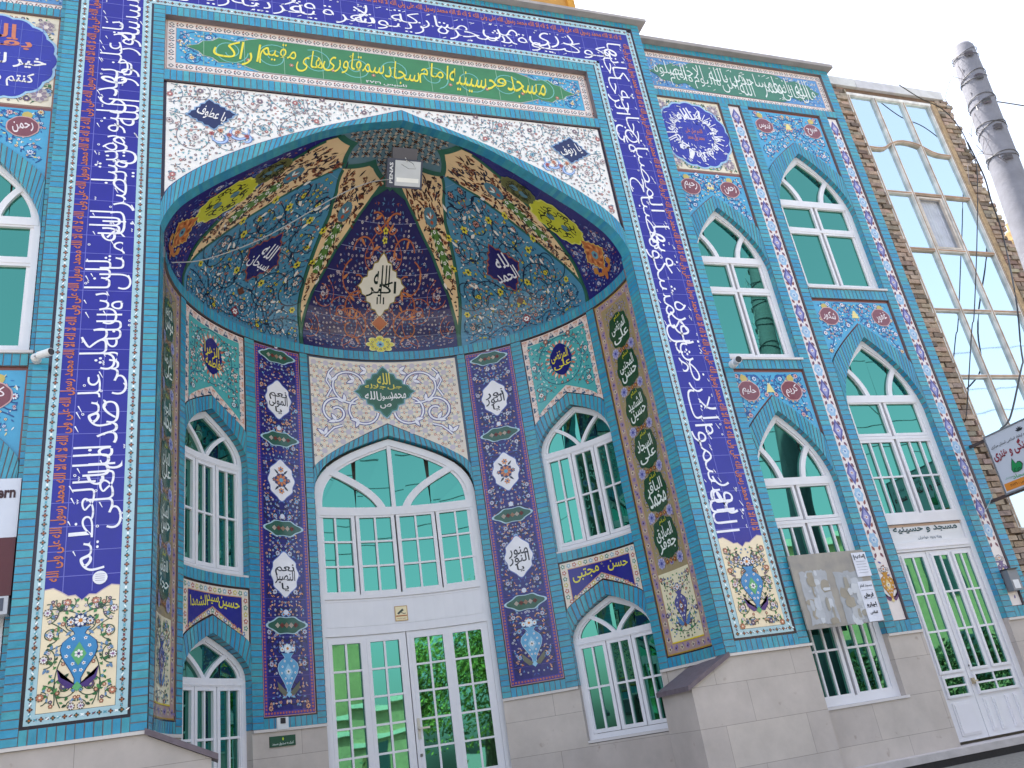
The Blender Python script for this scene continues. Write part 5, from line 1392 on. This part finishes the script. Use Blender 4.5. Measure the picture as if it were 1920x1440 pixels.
    for (c0, c1), z0_, z1_ in ((C1, 3.3, 3.5), (C1, 6.05, 8.66), (C2, 4.2, 4.6), (C2, 7.15, 8.66)):
        l3, h3 = span(c0 - .02, c1 + .02); bd.solid(l3, h3, .21, .33, z0_, z1_, lin('8f8a82'))
    bd.build('masonry', M_MATTE, root)
    l2, h2 = span(3.4, 7.035); cpg = MB(); cpg.solid(l2, h2, .06, 3.45, 8.665, 8.715, lin('9a9494')); cpg.solid(l2, h2, .085, 3.42, 8.715, 8.755, lin('b7b2b2')); cpg.build('coping', M_CONC, root)
wing(1, 0.); wing(-1, .05)

# stone base of the portal piers and stair cheeks
sb = MB()
for s in (-1, 1):
    x0, x1 = sorted((s * 2.60, s * 3.598)); sb = MB(); sb.solid(x0, x1, .006, .16, GZ, .236, WHITE); sb.build('stone_base', M_STONE, MOSQUE)
for s in (-1, 1):
    lg = MB(); x0, x1 = sorted((s * 2.585, s * 3.615)); lg.solid(x0, x1, -.016, .15, .238, .264, lin('cdc6c2')); lg.build('ledge', M_PAINT, MOSQUE)
for s in (-1, 1):
    ck = MB(); P = [(2.60, GZ), (2.14, GZ), (2.14, .0), (2.60, .222)]
    a = [(s * x, .004, z) for x, z in P]; b = [(s * x, .62, z) for x, z in P]
    ck.raw(a, WHITE); ck.raw(b[::-1], WHITE)
    for i in range(4): ck.raw([a[i], a[(i + 1) % 4], b[(i + 1) % 4], b[i]], WHITE)
    o = ck.build('stair_cheek', M_STONE, MOSQUE, 'low stone cheek wall with a sloping cap on the %s of the entrance' % ('left' if s < 0 else 'right'))
    cc = MB(); lo_p, hi_p = (2.09, -.02), (2.62, .236)
    q = [(lo_p[0], lo_p[1]), (hi_p[0], hi_p[1]), (hi_p[0], hi_p[1] + .045), (lo_p[0], lo_p[1] + .045)]
    a = [(s * x, -.03, z) for x, z in q]; b = [(s * x, .64, z) for x, z in q]
    cc.raw(a, WHITE); cc.raw(b[::-1], WHITE)
    for i in range(4): cc.raw([a[i], a[(i + 1) % 4], b[(i + 1) % 4], b[i]], WHITE)
    cc.build('cap', M_PURP, o)
fs = MB(); fs.solid(-3.60, 3.60, -.10, .0, GZ, GZ + .07, WHITE); fs.build('kerb_step', M_CONC, MOSQUE)

# ================================================================== BRICK BUILDING NEXT DOOR
NB = empty('brick_building', 'rough brick building with a tall grid window right of the mosque', 'building', loc=(0, 0, 0))
BC = [lin(x) for x in ('9a8574', '8a786a', 'a89684', '786a60', 'a08e80', '8e8074')]
def rough_wall(x0, x1, z0, z1, y, jl=0., jr=0., col=BC):
    m = MB(); z = z0; k = 0
    while z < z1 - .02:
        h = .068; x = x0 + (RND.uniform(-jl, jl) if jl else 0) - (.1 if k % 2 else 0); xe = x1 + (RND.uniform(-jr, jr) if jr else 0)
        if k % 2 == 0 and jr: xe += .03
        while x < xe - .02:
            w_ = min(.215 * RND.uniform(.9, 1.08), xe - x); a = max(x, x0 - jl)
            if x + w_ > a + .03:
                yy = y - RND.uniform(0, .035)
                c = jit(RND.choice(col), .16); t = RND.uniform(-.008, .008)
                m.solid(a + .005, x + w_ - .005, yy, y + .1, z + .006 + t, min(z1, z + h) + t * .5, c)
            x += w_ + .008
        z += h + .009; k += 1
    m.solid(x0 + .03, x1 - .05, y + .03, y + .15, z0, z1, lin('8a7660'))
    return m
W1 = rough_wall(6.99, 7.375, GZ, 8.53, .30, .0, .0); W1.build('wall', M_ROUGH, NB, 'narrow strip of crumbling brick left of the grid window')
W2 = rough_wall(9.24, 9.53, 1.0, 8.53, .30, 0., .05); W2.build('wall', M_ROUGH, NB, 'toothed brick edge right of the grid window')
W3 = rough_wall(7.36, 9.24, GZ, 1.28, .30); W3.build('wall', M_ROUGH, NB)
W4 = rough_wall(9.50, 12.4, GZ, 5.62, .33, 0, .04); W4.build('wall', M_ROUGH, NB, 'lower brick wall right of the grid window')
pl = MB(); pl.solid(7.355, 7.41, .315, .42, 1.28, 8.47, lin('96826a')); pl.solid(9.15, 9.25, .30, .42, 1.28, 8.50, lin('ab9375')); pl.solid(7.355, 9.25, .31, .42, 8.46, 8.535, lin('6f5a4a')); pl.build('mortar_edge', M_ROUGH, NB)
cx = [6.98, 7.62, 8.42, 9.46]
for a, b in zip(cx, cx[1:]):
    c = MB(); t = RND.uniform(-.006, .006); c.solid(a + .004, b - .004, .262 + t, .75, 8.545 + t, 8.71 + t, jit(lin('c4c4c8'), .05)); c.build('coping_slab', M_CONC, NB)
bk = MB(); bk.solid(7.0, 9.45, .42, 5, GZ, 8.53, lin('6f6258')); bk.build('masonry', M_ROUGH, NB)
gf = MB(flat(.34)); gg = MB(flat(.34)); RS = lin('b9aca0')
ru = lambda: RND.choice((lin('c8c4c0'), lin('beb4aa'), lin('ae9c8c'), lin('c4beb8')))
def post(x, wd=.05):
    gf.box(x - wd / 2, x + wd / 2, 1.28, 8.41, -.03, .03, lin('d6d3d0')); gf.box(x - .009, x + .009, 1.33, 8.40, .03, .036, lin('a08c78'))
for x in (7.425, 9.13): post(x, .055)
for x in (7.955, 8.548): post(x)
gf.box(7.40, 9.155, 8.41, 8.46, -.03, .031, lin('e2e0de'))
for z in (6.53, 5.505, 4.48, 3.435, 2.40):
    for a, b in ((7.45, 7.93), (7.98, 8.523), (8.573, 9.105)): gf.box(a, b, z - .024, z + .024, -.03, .024, ru()); gf.box(a, b, z - .009, z + .009, .024, .030, lin('a07c60'))
gf.box(7.40, 9.155, 1.27, 1.32, -.03, .031, lin('b0a496'))
wave = [(7.45, 7.366), (7.6, 7.362), (7.72, 7.37), (7.80, 7.40), (7.87, 7.45), (7.955, 7.495), (8.07, 7.54), (8.2, 7.565), (8.35, 7.558), (8.46, 7.535), (8.548, 7.505), (8.64, 7.455), (8.74, 7.405), (8.84, 7.378), (8.95, 7.37), (9.105, 7.366)]
gf.bar(wave, .045, -.03, .026, lin('bcac9e')); gf.bar(wave, .014, .02, .032, lin('a07c60'))
for (a, b, z0, z1) in ((8.0, 8.50, 5.54, 6.48),):
    for (x0, x1, y0, y1) in ((a, a + .035, z0, z1), (b - .035, b, z0, z1), (a + .035, b - .035, z0, z0 + .03), (a + .035, b - .035, z1 - .03, z1)): gf.box(x0, x1, y0, y1, -.02, .02, lin('c2b8ae'))
o = gf.build('window', M_RUST, NB, 'tall rust streaked steel window grid with a wavy bar near the top')
for (a, b) in ((7.425, 7.955), (7.955, 8.548), (8.548, 9.13)):
    zs = [1.29, 2.40, 3.435, 4.48, 5.505, 6.53, 7.45, 8.43]
    for z0, z1 in zip(zs, zs[1:]):
        if a > 7.9 and b < 8.6 and 5.4 < z0 < 5.6: continue
        if a > 7.9 and b < 8.6 and 6.4 < z0 < 6.6: z1 = 7.45
        pane(gg, [(a, z0), (b, z0), (b, z1), (a, z1)], -.012, .003)
gg.build('pane', M_GLASSB, o)
cu = MB(flat(.40)); n = 20
for i in range(n):
    x0, x1 = 7.97 + .56 * i / n, 7.97 + .56 * (i + 1) / n
    cu.poly([(x0, 5.5), (x1, 5.5), (x1, 6.53), (x0, 6.53)], [.012 * (i % 2), .012 * ((i + 1) % 2), .012 * ((i + 1) % 2), .012 * (i % 2)], jit(lin('b7bcc8'), .03))
cu.build('curtain', M_MATTE, o)

# far gable beyond, brick turret on the roof
fw = MB(); x = 11.6
for k in range(40):
    z = GZ + k * .24
    for i in range(18):
        a = 11.6 + i * .26 + (.13 if k % 2 else 0)
        if z + .23 < 6.35 + (a - 11.6) * .95: fw.solid(a + .008, a + .252, 2.6 - RND.uniform(0, .02), 3.0, z + .008, z + .232, jit(lin('b89a6e'), .14))
fw.solid(11.65, 16.2, 2.66, 3.0, GZ, 6.3, lin('9a8468'))
tag(fw.build('brick_gable', M_ROUGH), 'tan brick gable beyond the lower wall behind the utility pole', 'wall')
tu = empty('roof_turret', 'golden brown panelled turret standing on the portal roof', 'turret')
m = MB()
m.solid(.9, 3.22, 1.06, 2.4, 8.88, 11.4, lin('b98a46')); m.build('body', M_CONC, tu)
for x in (.86, 3.2): 
    m = MB(); m.solid(x, x + .12, 1.0, 1.14, 8.88, 11.45, lin('c08a34')); m.build('post', M_CONC, tu)
m = MB(); m.solid(.8, 3.4, .95, 2.5, 11.45, 11.6, lin('a87a38')); m.build('cap', M_CONC, tu)
m = MB(); m.solid(.98, 3.2, 1.03, 1.07, 9.95, 10.01, lin('8a6430')); m.build('rail', M_CONC, tu)

# ================================================================== UTILITY POLE AND CABLES
up = empty('utility_pole', 'leaning grey concrete pole wrapped in wire ties at the right edge', 'pole', loc=(5.70, -2.08, GZ))
def P_(z): return Vector((5.755 + .12 * (z - GZ) - 5.755, 0, z - GZ))
m = MB(); zs = [GZ, 1, 3, 5, 6.4, 6.76, 6.83]; m.tube([P_(z) for z in zs], [.20, .19, .175, .158, .142, .132, .10], lin('777882'), 20)
o = m.build('shaft', M_CONC, up, smooth=True); weld(o)
WIRE = lin('3a3a40')
for i, z in enumerate((6.62, 6.24, 5.86, 5.46, 5.02)):
    m = MB(); rr = .141 + (6.6 - z) * .0105
    for k in range(2):
        ph = i + k * 2.
        pts = [P_(z + .03 * k + .05 * sin(a + ph)) + Vector((cos(a) * (rr + .006), sin(a) * (rr + .006), 0)) for a in [2 * PI * j / 24 for j in range(25)]]
        m.tube(pts, .0045, WIRE, 5)
    a0 = 4.05 + .1 * (i % 2)
    for k in range(5):
        p = P_(z - .03 - k * .016) + Vector((cos(a0) * (rr + .012), sin(a0) * (rr + .012), 0)); tv = Vector((sin(a0), -cos(a0), 0))
        m.tube([p - tv * .05, p + Vector((cos(a0) * .012, sin(a0) * .012, .01)), p + tv * (.03 + .02 * (k % 2)) + Vector((0, 0, .012))], .0075, jit(lin('575257'), .2), 5)
    m.build('wire_tie', M_PAINT, up)
    m = MB(); p = P_(z - .12) + Vector((.15 + (6.6 - z) * .009, -.02, 0)); m.tube([p, p + Vector((.012, 0, -.10))], .018, lin('5a585c'), 8); m.tube([p + Vector((.01, 0, -.02)), p + Vector((.035, -.02, -.03))], .009, lin('4a484c'), 6); m.build('insulator', M_PAINT, up)
def cable(pts, r, label, group=None, col=lin('26262a'), name='cable', cat='cable', sub=6):
    P = [Vector(p) for p in pts]; out = []
    for i in range(len(P) - 1):
        p0, p1, p2, p3 = P[max(i - 1, 0)], P[i], P[i + 1], P[min(i + 2, len(P) - 1)]
        for k in range(sub):
            t = k / sub; out.append(.5 * ((2 * p1) + (p2 - p0) * t + (2 * p0 - 5 * p1 + 4 * p2 - p3) * t * t + (3 * p1 - p0 - 3 * p2 + p3) * t ** 3))
    out.append(P[-1]); m = MB(); m.tube(out, r, col, 5); return tag(m.build(name, M_PAINT), label, cat, group)
cable([(8.394, .14, 8.60), (8.729, .13, 8.352), (9.132, .14, 8.19), (9.398, .18, 7.828), (9.42, .2, 7.4), (9.37, .2, 7.012), (8.752, .2, 5.746), (8.02, .2, 4.36), (7.85, .2, 4.1), (7.191, .2, 2.914), (7.15, .28, 2.75)], .008, 'black cable falling from the roof slab across the grid window to the brick strip')
cable([(9.45, .2, 7.6), (9.471, .2, 6.916), (9.357, .18, 6.439), (9.292, .2, 5.783), (8.678, 0, 4.508), (8.361, 0, 3.732), (8.0, -.2, 3.4), (7.781, -.3, 3.255), (7.246, -.3, 2.586), (7.0, -.3, 2.42), (6.93, -.3, 2.36)], .012, 'black cable looping down the toothed brick edge to the hanging sign')
cable([(6.75, -2.05, 6.0), (7.2, -2.2, 5.82), (7.9, -2.6, 5.3), (10, -3.6, 4.2)], .008, 'grey wire running off the pole to the right', col=lin('55555a'))
for k in range(9):
    p = P_(6.6 - k * .19) + up.location + Vector((-.15, -.02, 0)); pts = [p]
    for j in range(4): pts.append(pts[-1] + Vector((RND.uniform(-.16, .06), RND.uniform(-.05, .05), RND.uniform(-.28, .12))))
    m = MB(); m.tube([q - up.location for q in pts], .004, lin('6a6468'), 4); m.build('loose_wire', M_PAINT, up)
for k, (x0, x1, y, z) in enumerate(((-22, 24, -9.6, 6.4), (-22, 24, -9.9, 7.1), (-22, 24, -10.3, 7.7), (-22, 24, -10.0, 8.5))):
    pts = [(x0 + (x1 - x0) * t / 8, y - .02 * t, z - .9 * (1 - (t / 4 - 1) ** 2) + .35 * k * t / 8) for t in range(9)]
    cable(pts, .014, 'overhead street wire mirrored in the window glass', 'street wires opposite')

# ================================================================== SIGNS AND SMALL FITTINGS
hs_ = empty('hanging_sign', 'grey signboard with a green leaf projecting from the wall corner', 'sign', loc=(6.93, -.6, 2.0))
L_ = hs_.location
sgm = lambda u, v, d: (6.93 - .03 - d - L_.x, -u - L_.y, v - L_.z)
m = MB(sgm); m.box(.115, 1.10, 1.655, 2.37, -.06, 0, lin('c4c8d4')); m.rect(.13, 1.085, 1.675, 1.765, .002, lin('d8862e'))
put(m, 'موسسه فرهنگی و هنری', .60, 2.12, .93, .17, .004, lin('8c1f34'), bold=.03); put(m, 'زیر نظر اداره کل فرهنگ و ارشاد اسلامی استان مرکزی', .60, 2.225, .90, .05, .004, lin('2c2c38'))
for k in range(5):
    a = PI / 2 + (k - 2) * .55; m.leaf(.60, 2.275, a, .06, .022, .004, lin('22242e'))
lf = [(-.06, .0), (-.045, -.04), (.02, -.05), (.08, -.035), (.115, .02), (.095, .06), (.055, .07), (.03, .05), (.0, .13), (-.035, .06)]
lf = [(x, y + .03) for x, y in lf]
m.fan([(.36 + x, 1.86 + y) for x, y in lf], .004, lin('1d1d24'), (.38, 1.88)); m.fan(grow([(.36 + x, 1.86 + y) for x, y in lf], .88, (.38, 1.88)), .0055, lin('1f8a4e'), (.38, 1.88))
put(m, 'طه', .38, 1.88, .1, .07, .007, lin('1a5a36'), bold=.02); put(m, 'سجاد', .38, 1.80, .2, .06, .004, lin('2a9a5a')); put(m, 'مجتمع فرهنگی', .24, 1.815, .13, .03, .004, lin('6aa88a'))
put(m, 'تاسیس : ۱۳۸۴', .36, 1.72, .3, .04, .004, lin('4a2a18')); m.build('board', M_PAINT, hs_)
m = MB()
for z in (2.35, 1.635):
    m2 = MB(); m2.solid(-.025, .0 + .01, -.5, .75, z - 2.0 - .018, z - 2.0 + .018, lin('4a3c3a')); m2.build('bracket', M_PAINT, hs_)
fr = MB(sgm); fr.bar([(.105, 1.645), (1.11, 1.645), (1.11, 2.38), (.105, 2.38)], .022, -.062, .008, lin('77797f'), closed=True); fr.build('sign_frame', M_PAINT, hs_)

ss = empty('shop_sign', 'white and maroon shop signboard at the left edge beside the portal', 'sign', loc=(-4.6, .0, 1.8))
m = MB(lambda u, v, d: (u + 4.6, .05 - d, v - 1.8)); m.box(-5.8, -3.618, 1.86, 2.36, -.08, 0, lin('c9cedb')); put(m, 'Modern', -3.805, 2.24, .31, .10, .004, lin('38161c'), arabic=False, bold=.035); m.build('board', M_PAINT, ss)
m = MB(lambda u, v, d: (u + 4.6, .05 - d, v - 1.8)); m.box(-5.8, -3.62, 1.39, 1.857, -.08, .004, lin('54222a')); m.build('lower_panel', M_PAINT, ss)
m = MB(lambda u, v, d: (u + 4.6, .05 - d, v - 1.8)); m.box(-5.8, -3.63, 1.245, 1.385, -.1, .02, lin('b8bcc4'))
for i in range(18): m.rect(-3.70 - i * .11, -3.66 - i * .11, 1.27, 1.37, .022, lin('4a5060'))
m.build('shutter_box', M_PAINT, ss)

def tube_cam(label, base, tip, r):
    e = empty('security_camera', label, 'camera', loc=base); d = Vector(tip) - Vector(base)
    m = MB(); m.tube([(0, .1, 0), (0, .04, 0), (0, .02, 0)], [r * 1.15, r * 1.15, r * .6], lin('d6d6d8'), 14); m.build('mount', M_PAINT, e)
    m = MB(); a = Vector((0, .03, 0)); m.tube([a, a + (d - a) * .25], r * .45, lin('9a9a9c'), 10); m.build('arm', M_PAINT, e)
    m = MB(); b = a + (d - a) * .2; m.tube([b, b + (d - b) * .05, b + (d - b) * .97], [r * .85, r, r], lin('dcdcde'), 18); o = m.build('housing', M_PAINT, e)
    n = (d - b).normalized(); m = MB(); m.tube([b + (d - b) * .972, d], [r * .9, r * .86], lin('15151a'), 18); m.build('lens', M_GRAN, e)
    return e
tube_cam('white bullet camera on the left corner of the portal pointing right', (-3.575, -.10, 3.43), (-3.43, -.20, 3.415), .034)
tube_cam('white camera with a dark round lens on the right corner of the portal', (3.60, -.10, 3.425), (3.565, -.19, 3.405), .042)
cable([(-3.60, .02, 5.2), (-3.605, .03, 4.3), (-3.60, .03, 3.7), (-3.60, -.01, 3.43)], .009, 'thin black lead running down to the left bullet camera', col=lin('1e1e24'))

fl_ = empty('floodlight', 'square floodlight hanging under the crown of the half dome', 'lamp', loc=(.06, .42, 6.17))
tl = math.radians(38); nv = Vector((0, -cos(tl), -sin(tl))); uv = Vector((0, -sin(tl), cos(tl))); rv_ = Vector((1, 0, 0))
fmap = lambda u, v, d: tuple(rv_ * u + uv * v + nv * d)
m = MB(fmap); m.box(-.215, .215, -.17, .17, -.07, 0, lin('343c52')); m.box(-.19, .19, -.15, .15, -.12, -.07, lin('3a4050')); put(m, 'PENAS', -.165, 0, .24, .042, .003, lin('d4d8e0'), PI / 2, arabic=False, bold=.02); m.build('housing', M_PAINT, fl_)
m = MB(fmap); m.rect(-.12, .19, -.145, .15, .004, lin('b9bec6')); m.rect(-.1, .17, -.10, -.05, .006, lin('e2e4e4')); m.build('lens', M_TILE, fl_)
m = MB(fmap); m.box(-.15, .15, .17, .30, -.10, -.03, lin('4a4a55')); m.build('gear_box', M_PAINT, fl_)
m = MB(); m.tube([(.02, .02, .45), (.03, -.05, .28), (.0, -.08, .2), (.02, -.1, .1)], .008, lin('c8c8c8'), 5); m.tube([(.0, -.1, .14), (.07, -.16, .03), (.1, -.14, -.03), (.02, -.12, -.02), (-.06, -.12, .04)], .003, lin('3a3a3a'), 4); m.build('lead', M_PAINT, fl_)
cable([(-.1, .48, 6.12), (-.40, .34, 5.93), (-.782, .30, 5.68), (-1.36, .30, 5.231), (-1.735, .3, 4.972), (-2.196, .3, 4.746), (-2.5, .2, 4.63)], .006, 'thin wire slung across the left half of the dome', col=lin('8a8a88'))

nb = empty('notice_board', 'weathered metal notice board with scraped posters hung before the window', 'notice board', loc=(4.08, -.05, .77))
bm_ = lambda u, v, d: (u - 4.08, -.0 - d, v - .77)
m = MB(bm_); m.box(3.585, 4.575, .385, 1.15, -.02, 0, lin('9a9488')); o = m.build('sheet', M_ZINC, nb)
m = MB(bm_)
for x in (3.8, 4.3): m.solid(x - 4.08 - .02, x - 4.08 + .02, .022, .26, .30, .34, lin('6a6660'))
m.build('strut', M_PAINT, nb)
def patch(cx, cy, w_, h_, col, d, seed, cells=20):
    r = random.Random(seed); o = []
    for k in range(cells):
        t = 2 * PI * k / cells; e = .95 + .1 * r.random() * (1 if cells > 12 else 4); c_, s_ = cos(t), sin(t); q = max(abs(c_), abs(s_))
        o.append((cx + w_ / 2 * c_ / q * e, cy + h_ / 2 * s_ / q * e))
    return o
for i, (cx_, cy_, lab, tilt) in enumerate(((3.83, .70, 'torn whitish poster on the left half of the notice board', .02), (4.27, .66, 'torn greyish poster on the right half of the notice board', -.02))):
    e = empty('torn_poster', lab, 'poster', loc=(cx_, -.052, cy_)); m = MB(lambda u, v, d, cx_=cx_, cy_=cy_: (u - cx_, .0 - d, v - cy_))
    m.fan(patch(cx_, cy_, .35, .54, 0, 0, 3 + i, 64), .001, lin('a9abb0') if i == 0 else lin('a2a5aa'), (cx_, cy_))
    r = random.Random(5 + i)
    for k in range(26):
        m.fan(patch(cx_ + r.uniform(-.13, .13), cy_ + r.uniform(-.27, .27), r.uniform(.02, .11), r.uniform(.02, .13), 0, 0, 20 + k + 50 * i, 9), .002 + .0002 * k, r.choice((lin('b9bcc2'), lin('b0b3b8'), lin('9c9486'), lin('c4c7cc'), lin('9c978c'), lin('aeb0b4'))))
    m.build('sheet', M_MATTE, e)
for k, (cx_, cy_, w_, h_, lab, lines) in enumerate(((4.49, .99, .19, .26, 'white printed notice at the top right corner of the notice board', 7), (4.46, .60, .19, .42, 'white notice with dark heavy lettering low on the right of the notice board', 9))):
    e = empty('paper_notice', lab, 'notice', loc=(cx_, -.06, cy_)); m = MB(lambda u, v, d, cx_=cx_, cy_=cy_: (u - cx_, -d, v - cy_))
    a, b = cx_ - w_ / 2, cx_ + w_ / 2; m.rect(a, b, cy_ - h_ / 2, cy_ + h_ / 2, 0, lin('d9dbe6'))
    if k == 0:
        put(m, 'اطلاعیه', cx_, cy_ + .085, .12, .045, .002, lin('2a2c38'), bold=.04)
        for q in (-1, 1): put(m, 'ا', cx_ + q * .07, cy_ + .08, .012, .06, .002, lin('2a2c38'), bold=.04)
        for j in range(5): m.rect(a + .03, b - .03, cy_ + .03 - j * .03, cy_ + .034 - j * .03, .002, lin('8a8c9a'))
    else:
        put(m, 'مسجد امام', cx_, cy_ + .16, .16, .045, .002, lin('4a4c58'), bold=.03); put(m, 'فروش', cx_, cy_ + .06, .13, .06, .002, lin('22232c'), bold=.06); put(m, 'اجاره', cx_, cy_ - .04, .13, .055, .002, lin('2c2e38'), bold=.05); put(m, 'تماس', cx_, cy_ - .12, .1, .04, .002, lin('2c2e38'), bold=.05)
        for j in range(3): m.rect(a + .02, b - .02, cy_ + .115 - j * .09, cy_ + .118 - j * .09, .002, lin('6a6c7a'))
    m.build('sheet', M_MATTE, e)

def on_niche(u0, u1, z, d): return niche((u0 + u1) / 2, z, d)
gp = empty('wall_plaque', 'small dark green plaque with white lettering low on the left pilaster stone', 'plaque')
m = MB(chord(-g(38.3), -g(31.2))); m.box(-g(38.3), -g(31.2), .092, .192, .006, .018, lin('174a34')); put(m, 'کمک به صندوق مسجد', -g(34.75), .118, .25, .032, .0195, lin('d8e4dc')); m.leaf(-g(34.75), .145, PI / 2, .035, .02, .0195, lin('b8d030')); m.build('plate', M_PAINT, gp)
db_ = empty('door_buzzer', 'small white box with a dark slot above the green plaque', 'buzzer')
m = MB(chord(-g(36.4), -g(33.2))); m.box(-g(36.4), -g(33.2), .25, .365, .014, .035, lin('d4d8da')); m.box(-g(35.5), -g(34.1), .305, .36, .035, .04, lin('22232a')); m.build('case', M_PAINT, db_)
stk = empty('camera_sticker', 'yellowish surveillance sticker on the white panel over the entrance door', 'sticker')
m = MB(chord(-g(2.4), g(1.0))); a, b = -g(2.35), g(.95); m.rect(a, b, 1.285, 1.458, -.07, lin('b8894a')); m.rect(a + .008, b - .008, 1.293, 1.45, -.069, lin('e6d8b0'))
c0 = (a + b) / 2; m.poly([(c0 - .045, 1.375), (c0 - .03, 1.36), (c0 + .03, 1.405), (c0 + .015, 1.425)], -.068, lin('2c3a34')); m.line([(c0 - .0, 1.38), (c0 + .03, 1.365), (c0 + .05, 1.37)], .008, -.0678, lin('2c3a34'))
m.rect(a + .01, b - .01, 1.335, 1.35, -.068, lin('b06a3a')); put(m, 'دوربین مداربسته', c0, 1.315, .1, .02, -.068, lin('8a4a2c')); m.build('sheet', M_PAINT, stk)
mt = empty('meter_box', 'small grey box with a white label over the foot of the outer narrow panel', 'box', loc=(6.735, .1, .67))
m = MB(); m.solid(-.075, .075, -.03, .065, -.12, .12, lin('7c7f86')); m.build('case', M_PAINT, mt); m = MB(); m.solid(-.05, .04, -.034, -.0305, -.10, .0, lin('d8dade')); m.build('label_plate', M_PAINT, mt); m = MB(); m.solid(-.08, .08, -.05, .065, .121, .135, lin('2c2c30')); m.build('lid', M_PAINT, mt)
cable([(6.50, .02, 1.28), (6.62, .12, 1.42), (6.75, .13, 1.52), (6.86, .12, 1.62), (6.94, .12, 1.7), (6.95, .1, 1.75)], .004, 'thin lead slanting across the outer pier by the side door', col=lin('9aa0a4'))

# ================================================================== OPPOSITE SIDE OF THE STREET (mirrored in the glass)
def tree(x, y, h, cr, seed, label):
    r = random.Random(seed); e = empty('street_tree', label, 'tree', 'trees across the street', loc=(x, y, GZ)); m = MB()
    m.tube([(0, 0, 0), (.1, 0, h * .25), (.05, .1, h * .45), (.1, 0, h * .8)], [.2, .16, .12, .04], lin('5a4a3a'), 8)
    for k in range(7):
        a = r.random() * 6.28; z = h * r.uniform(.3, .6); l = cr * .8; m.tube([(.05, 0, z), (l * .5 * cos(a), l * .5 * sin(a), z + l * .35), (l * cos(a), l * sin(a), z + l * .6)], [.08, .05, .02], lin('5a4a3a'), 5)
    m.build('trunk', M_BARK, e)
    m = MB(); cl = [(r.gauss(0, cr * .5), r.gauss(0, cr * .5), h * .62 + r.gauss(0, h * .17), r.uniform(.45, .95)) for k in range(46)]
    gs = [lin(c) for c in ('6a7426', '7a8430', '88923a', '5c6628', '98a046')]
    for (a, b, c, q) in cl:
        col = r.choice(gs)
        for k in range(170):
            d = Vector((r.gauss(0, 1), r.gauss(0, 1), r.gauss(0, .8))) * q * .55; p = Vector((a, b, c)) + d
            n = Vector((r.gauss(0, 1), r.gauss(0, 1), r.gauss(0, 1))).normalized(); t = n.orthogonal().normalized(); b2 = n.cross(t); L = r.uniform(.05, .10)
            m.raw([p - t * L, p + b2 * L * .45, p + t * L, p - b2 * L * .45], jit(col, .25))
    m.build('crown', M_LEAF, e)
    return e
M_LEAF = attr_mat('foliage', .6, .2, 3)
for x_, y_, h_, c_, l_ in ((-5.6, -15.5, 5.6, 2.0, 'green street tree across the road, farthest left of the row'), (-2.6, -16.2, 6.0, 2.2, 'tall green street tree across the road mirrored in the right door leaf'), (.6, -15.8, 4.6, 1.6, 'green street tree across the road beside the low yellow house'), (-10.5, -17, 6.6, 2.2, 'broad green street tree across the road behind the camera')):
    tree(x_, y_, h_, c_, int(x_ * 10), l_)
hg = empty('added_hedge', 'dark clipped foliage added across the street to darken reflections in the side door', 'added_hedge', loc=(19, -14.6, GZ))  # invented out of view so the low side door panes mirror dark green
m = MB()
for k in range(9000):
    p = Vector((RND.uniform(-6.5, 6.5), RND.gauss(0, .35), RND.random() ** .7 * (1.9 + .2 * sin(k)))); n = Vector((RND.gauss(0, 1), RND.gauss(0, 1), RND.gauss(0, 1))).normalized(); t = n.orthogonal().normalized(); b2 = n.cross(t); L = RND.uniform(.06, .11)
    m.raw([p - t * L, p + b2 * L * .5, p + t * L, p - b2 * L * .5], jit(lin('34421e'), .3))
m.build('foliage', M_LEAF, hg)
m = MB()
for k in range(14): m.tube([(-6.3 + k * .97, 0, 0), (-6.3 + k * .97, 0, 1.2)], .03, lin('4a3b2e'), 5)
m.build('stems', M_BARK, hg)
ob = empty('facing_house', 'pale yellow brick house across the street mirrored in the door', 'house')
m = MB()
for k in range(1): m.solid(4.6, 13.4, -22, -16.8, GZ, 1.75, lin('b0a078'))
m.build('wall', M_CONC, ob); m = MB(); m.solid(4.5, 13.5, -22, -16.65, 1.75, 1.92, lin('d8d2c0')); m.build('parapet', M_CONC, ob); m = MB(); m.solid(4.55, 13.45, -22, -16.7, .75, .9, lin('d8d2c0')); m.build('string_course', M_CONC, ob)
for x in (5.5, 8.2, 11):
    m = MB(); m.solid(x, x + 1.2, -16.86, -16.76, -.5, .6, lin('3a4a50')); m.build('window', M_PAINT, ob)
ob2 = empty('facing_building', 'tall yellow brick building across the street on the right', 'building')
m = MB(); m.solid(14.5, 27, -25, -17, GZ, 5.0, lin('b4a274')); m.build('wall', M_CONC, ob2); m = MB(); m.solid(14.4, 27.1, -25, -16.85, 5.0, 5.25, lin('d4cebc')); m.build('parapet', M_CONC, ob2)
for x in (15.4, 18, 20.6, 23.4):
    for z in (-.2, 2.6):
        m = MB(); m.solid(x, x + 1.4, -17.06, -16.96, z, z + 1.5, lin('3a4a50')); m.build('window', M_PAINT, ob2)
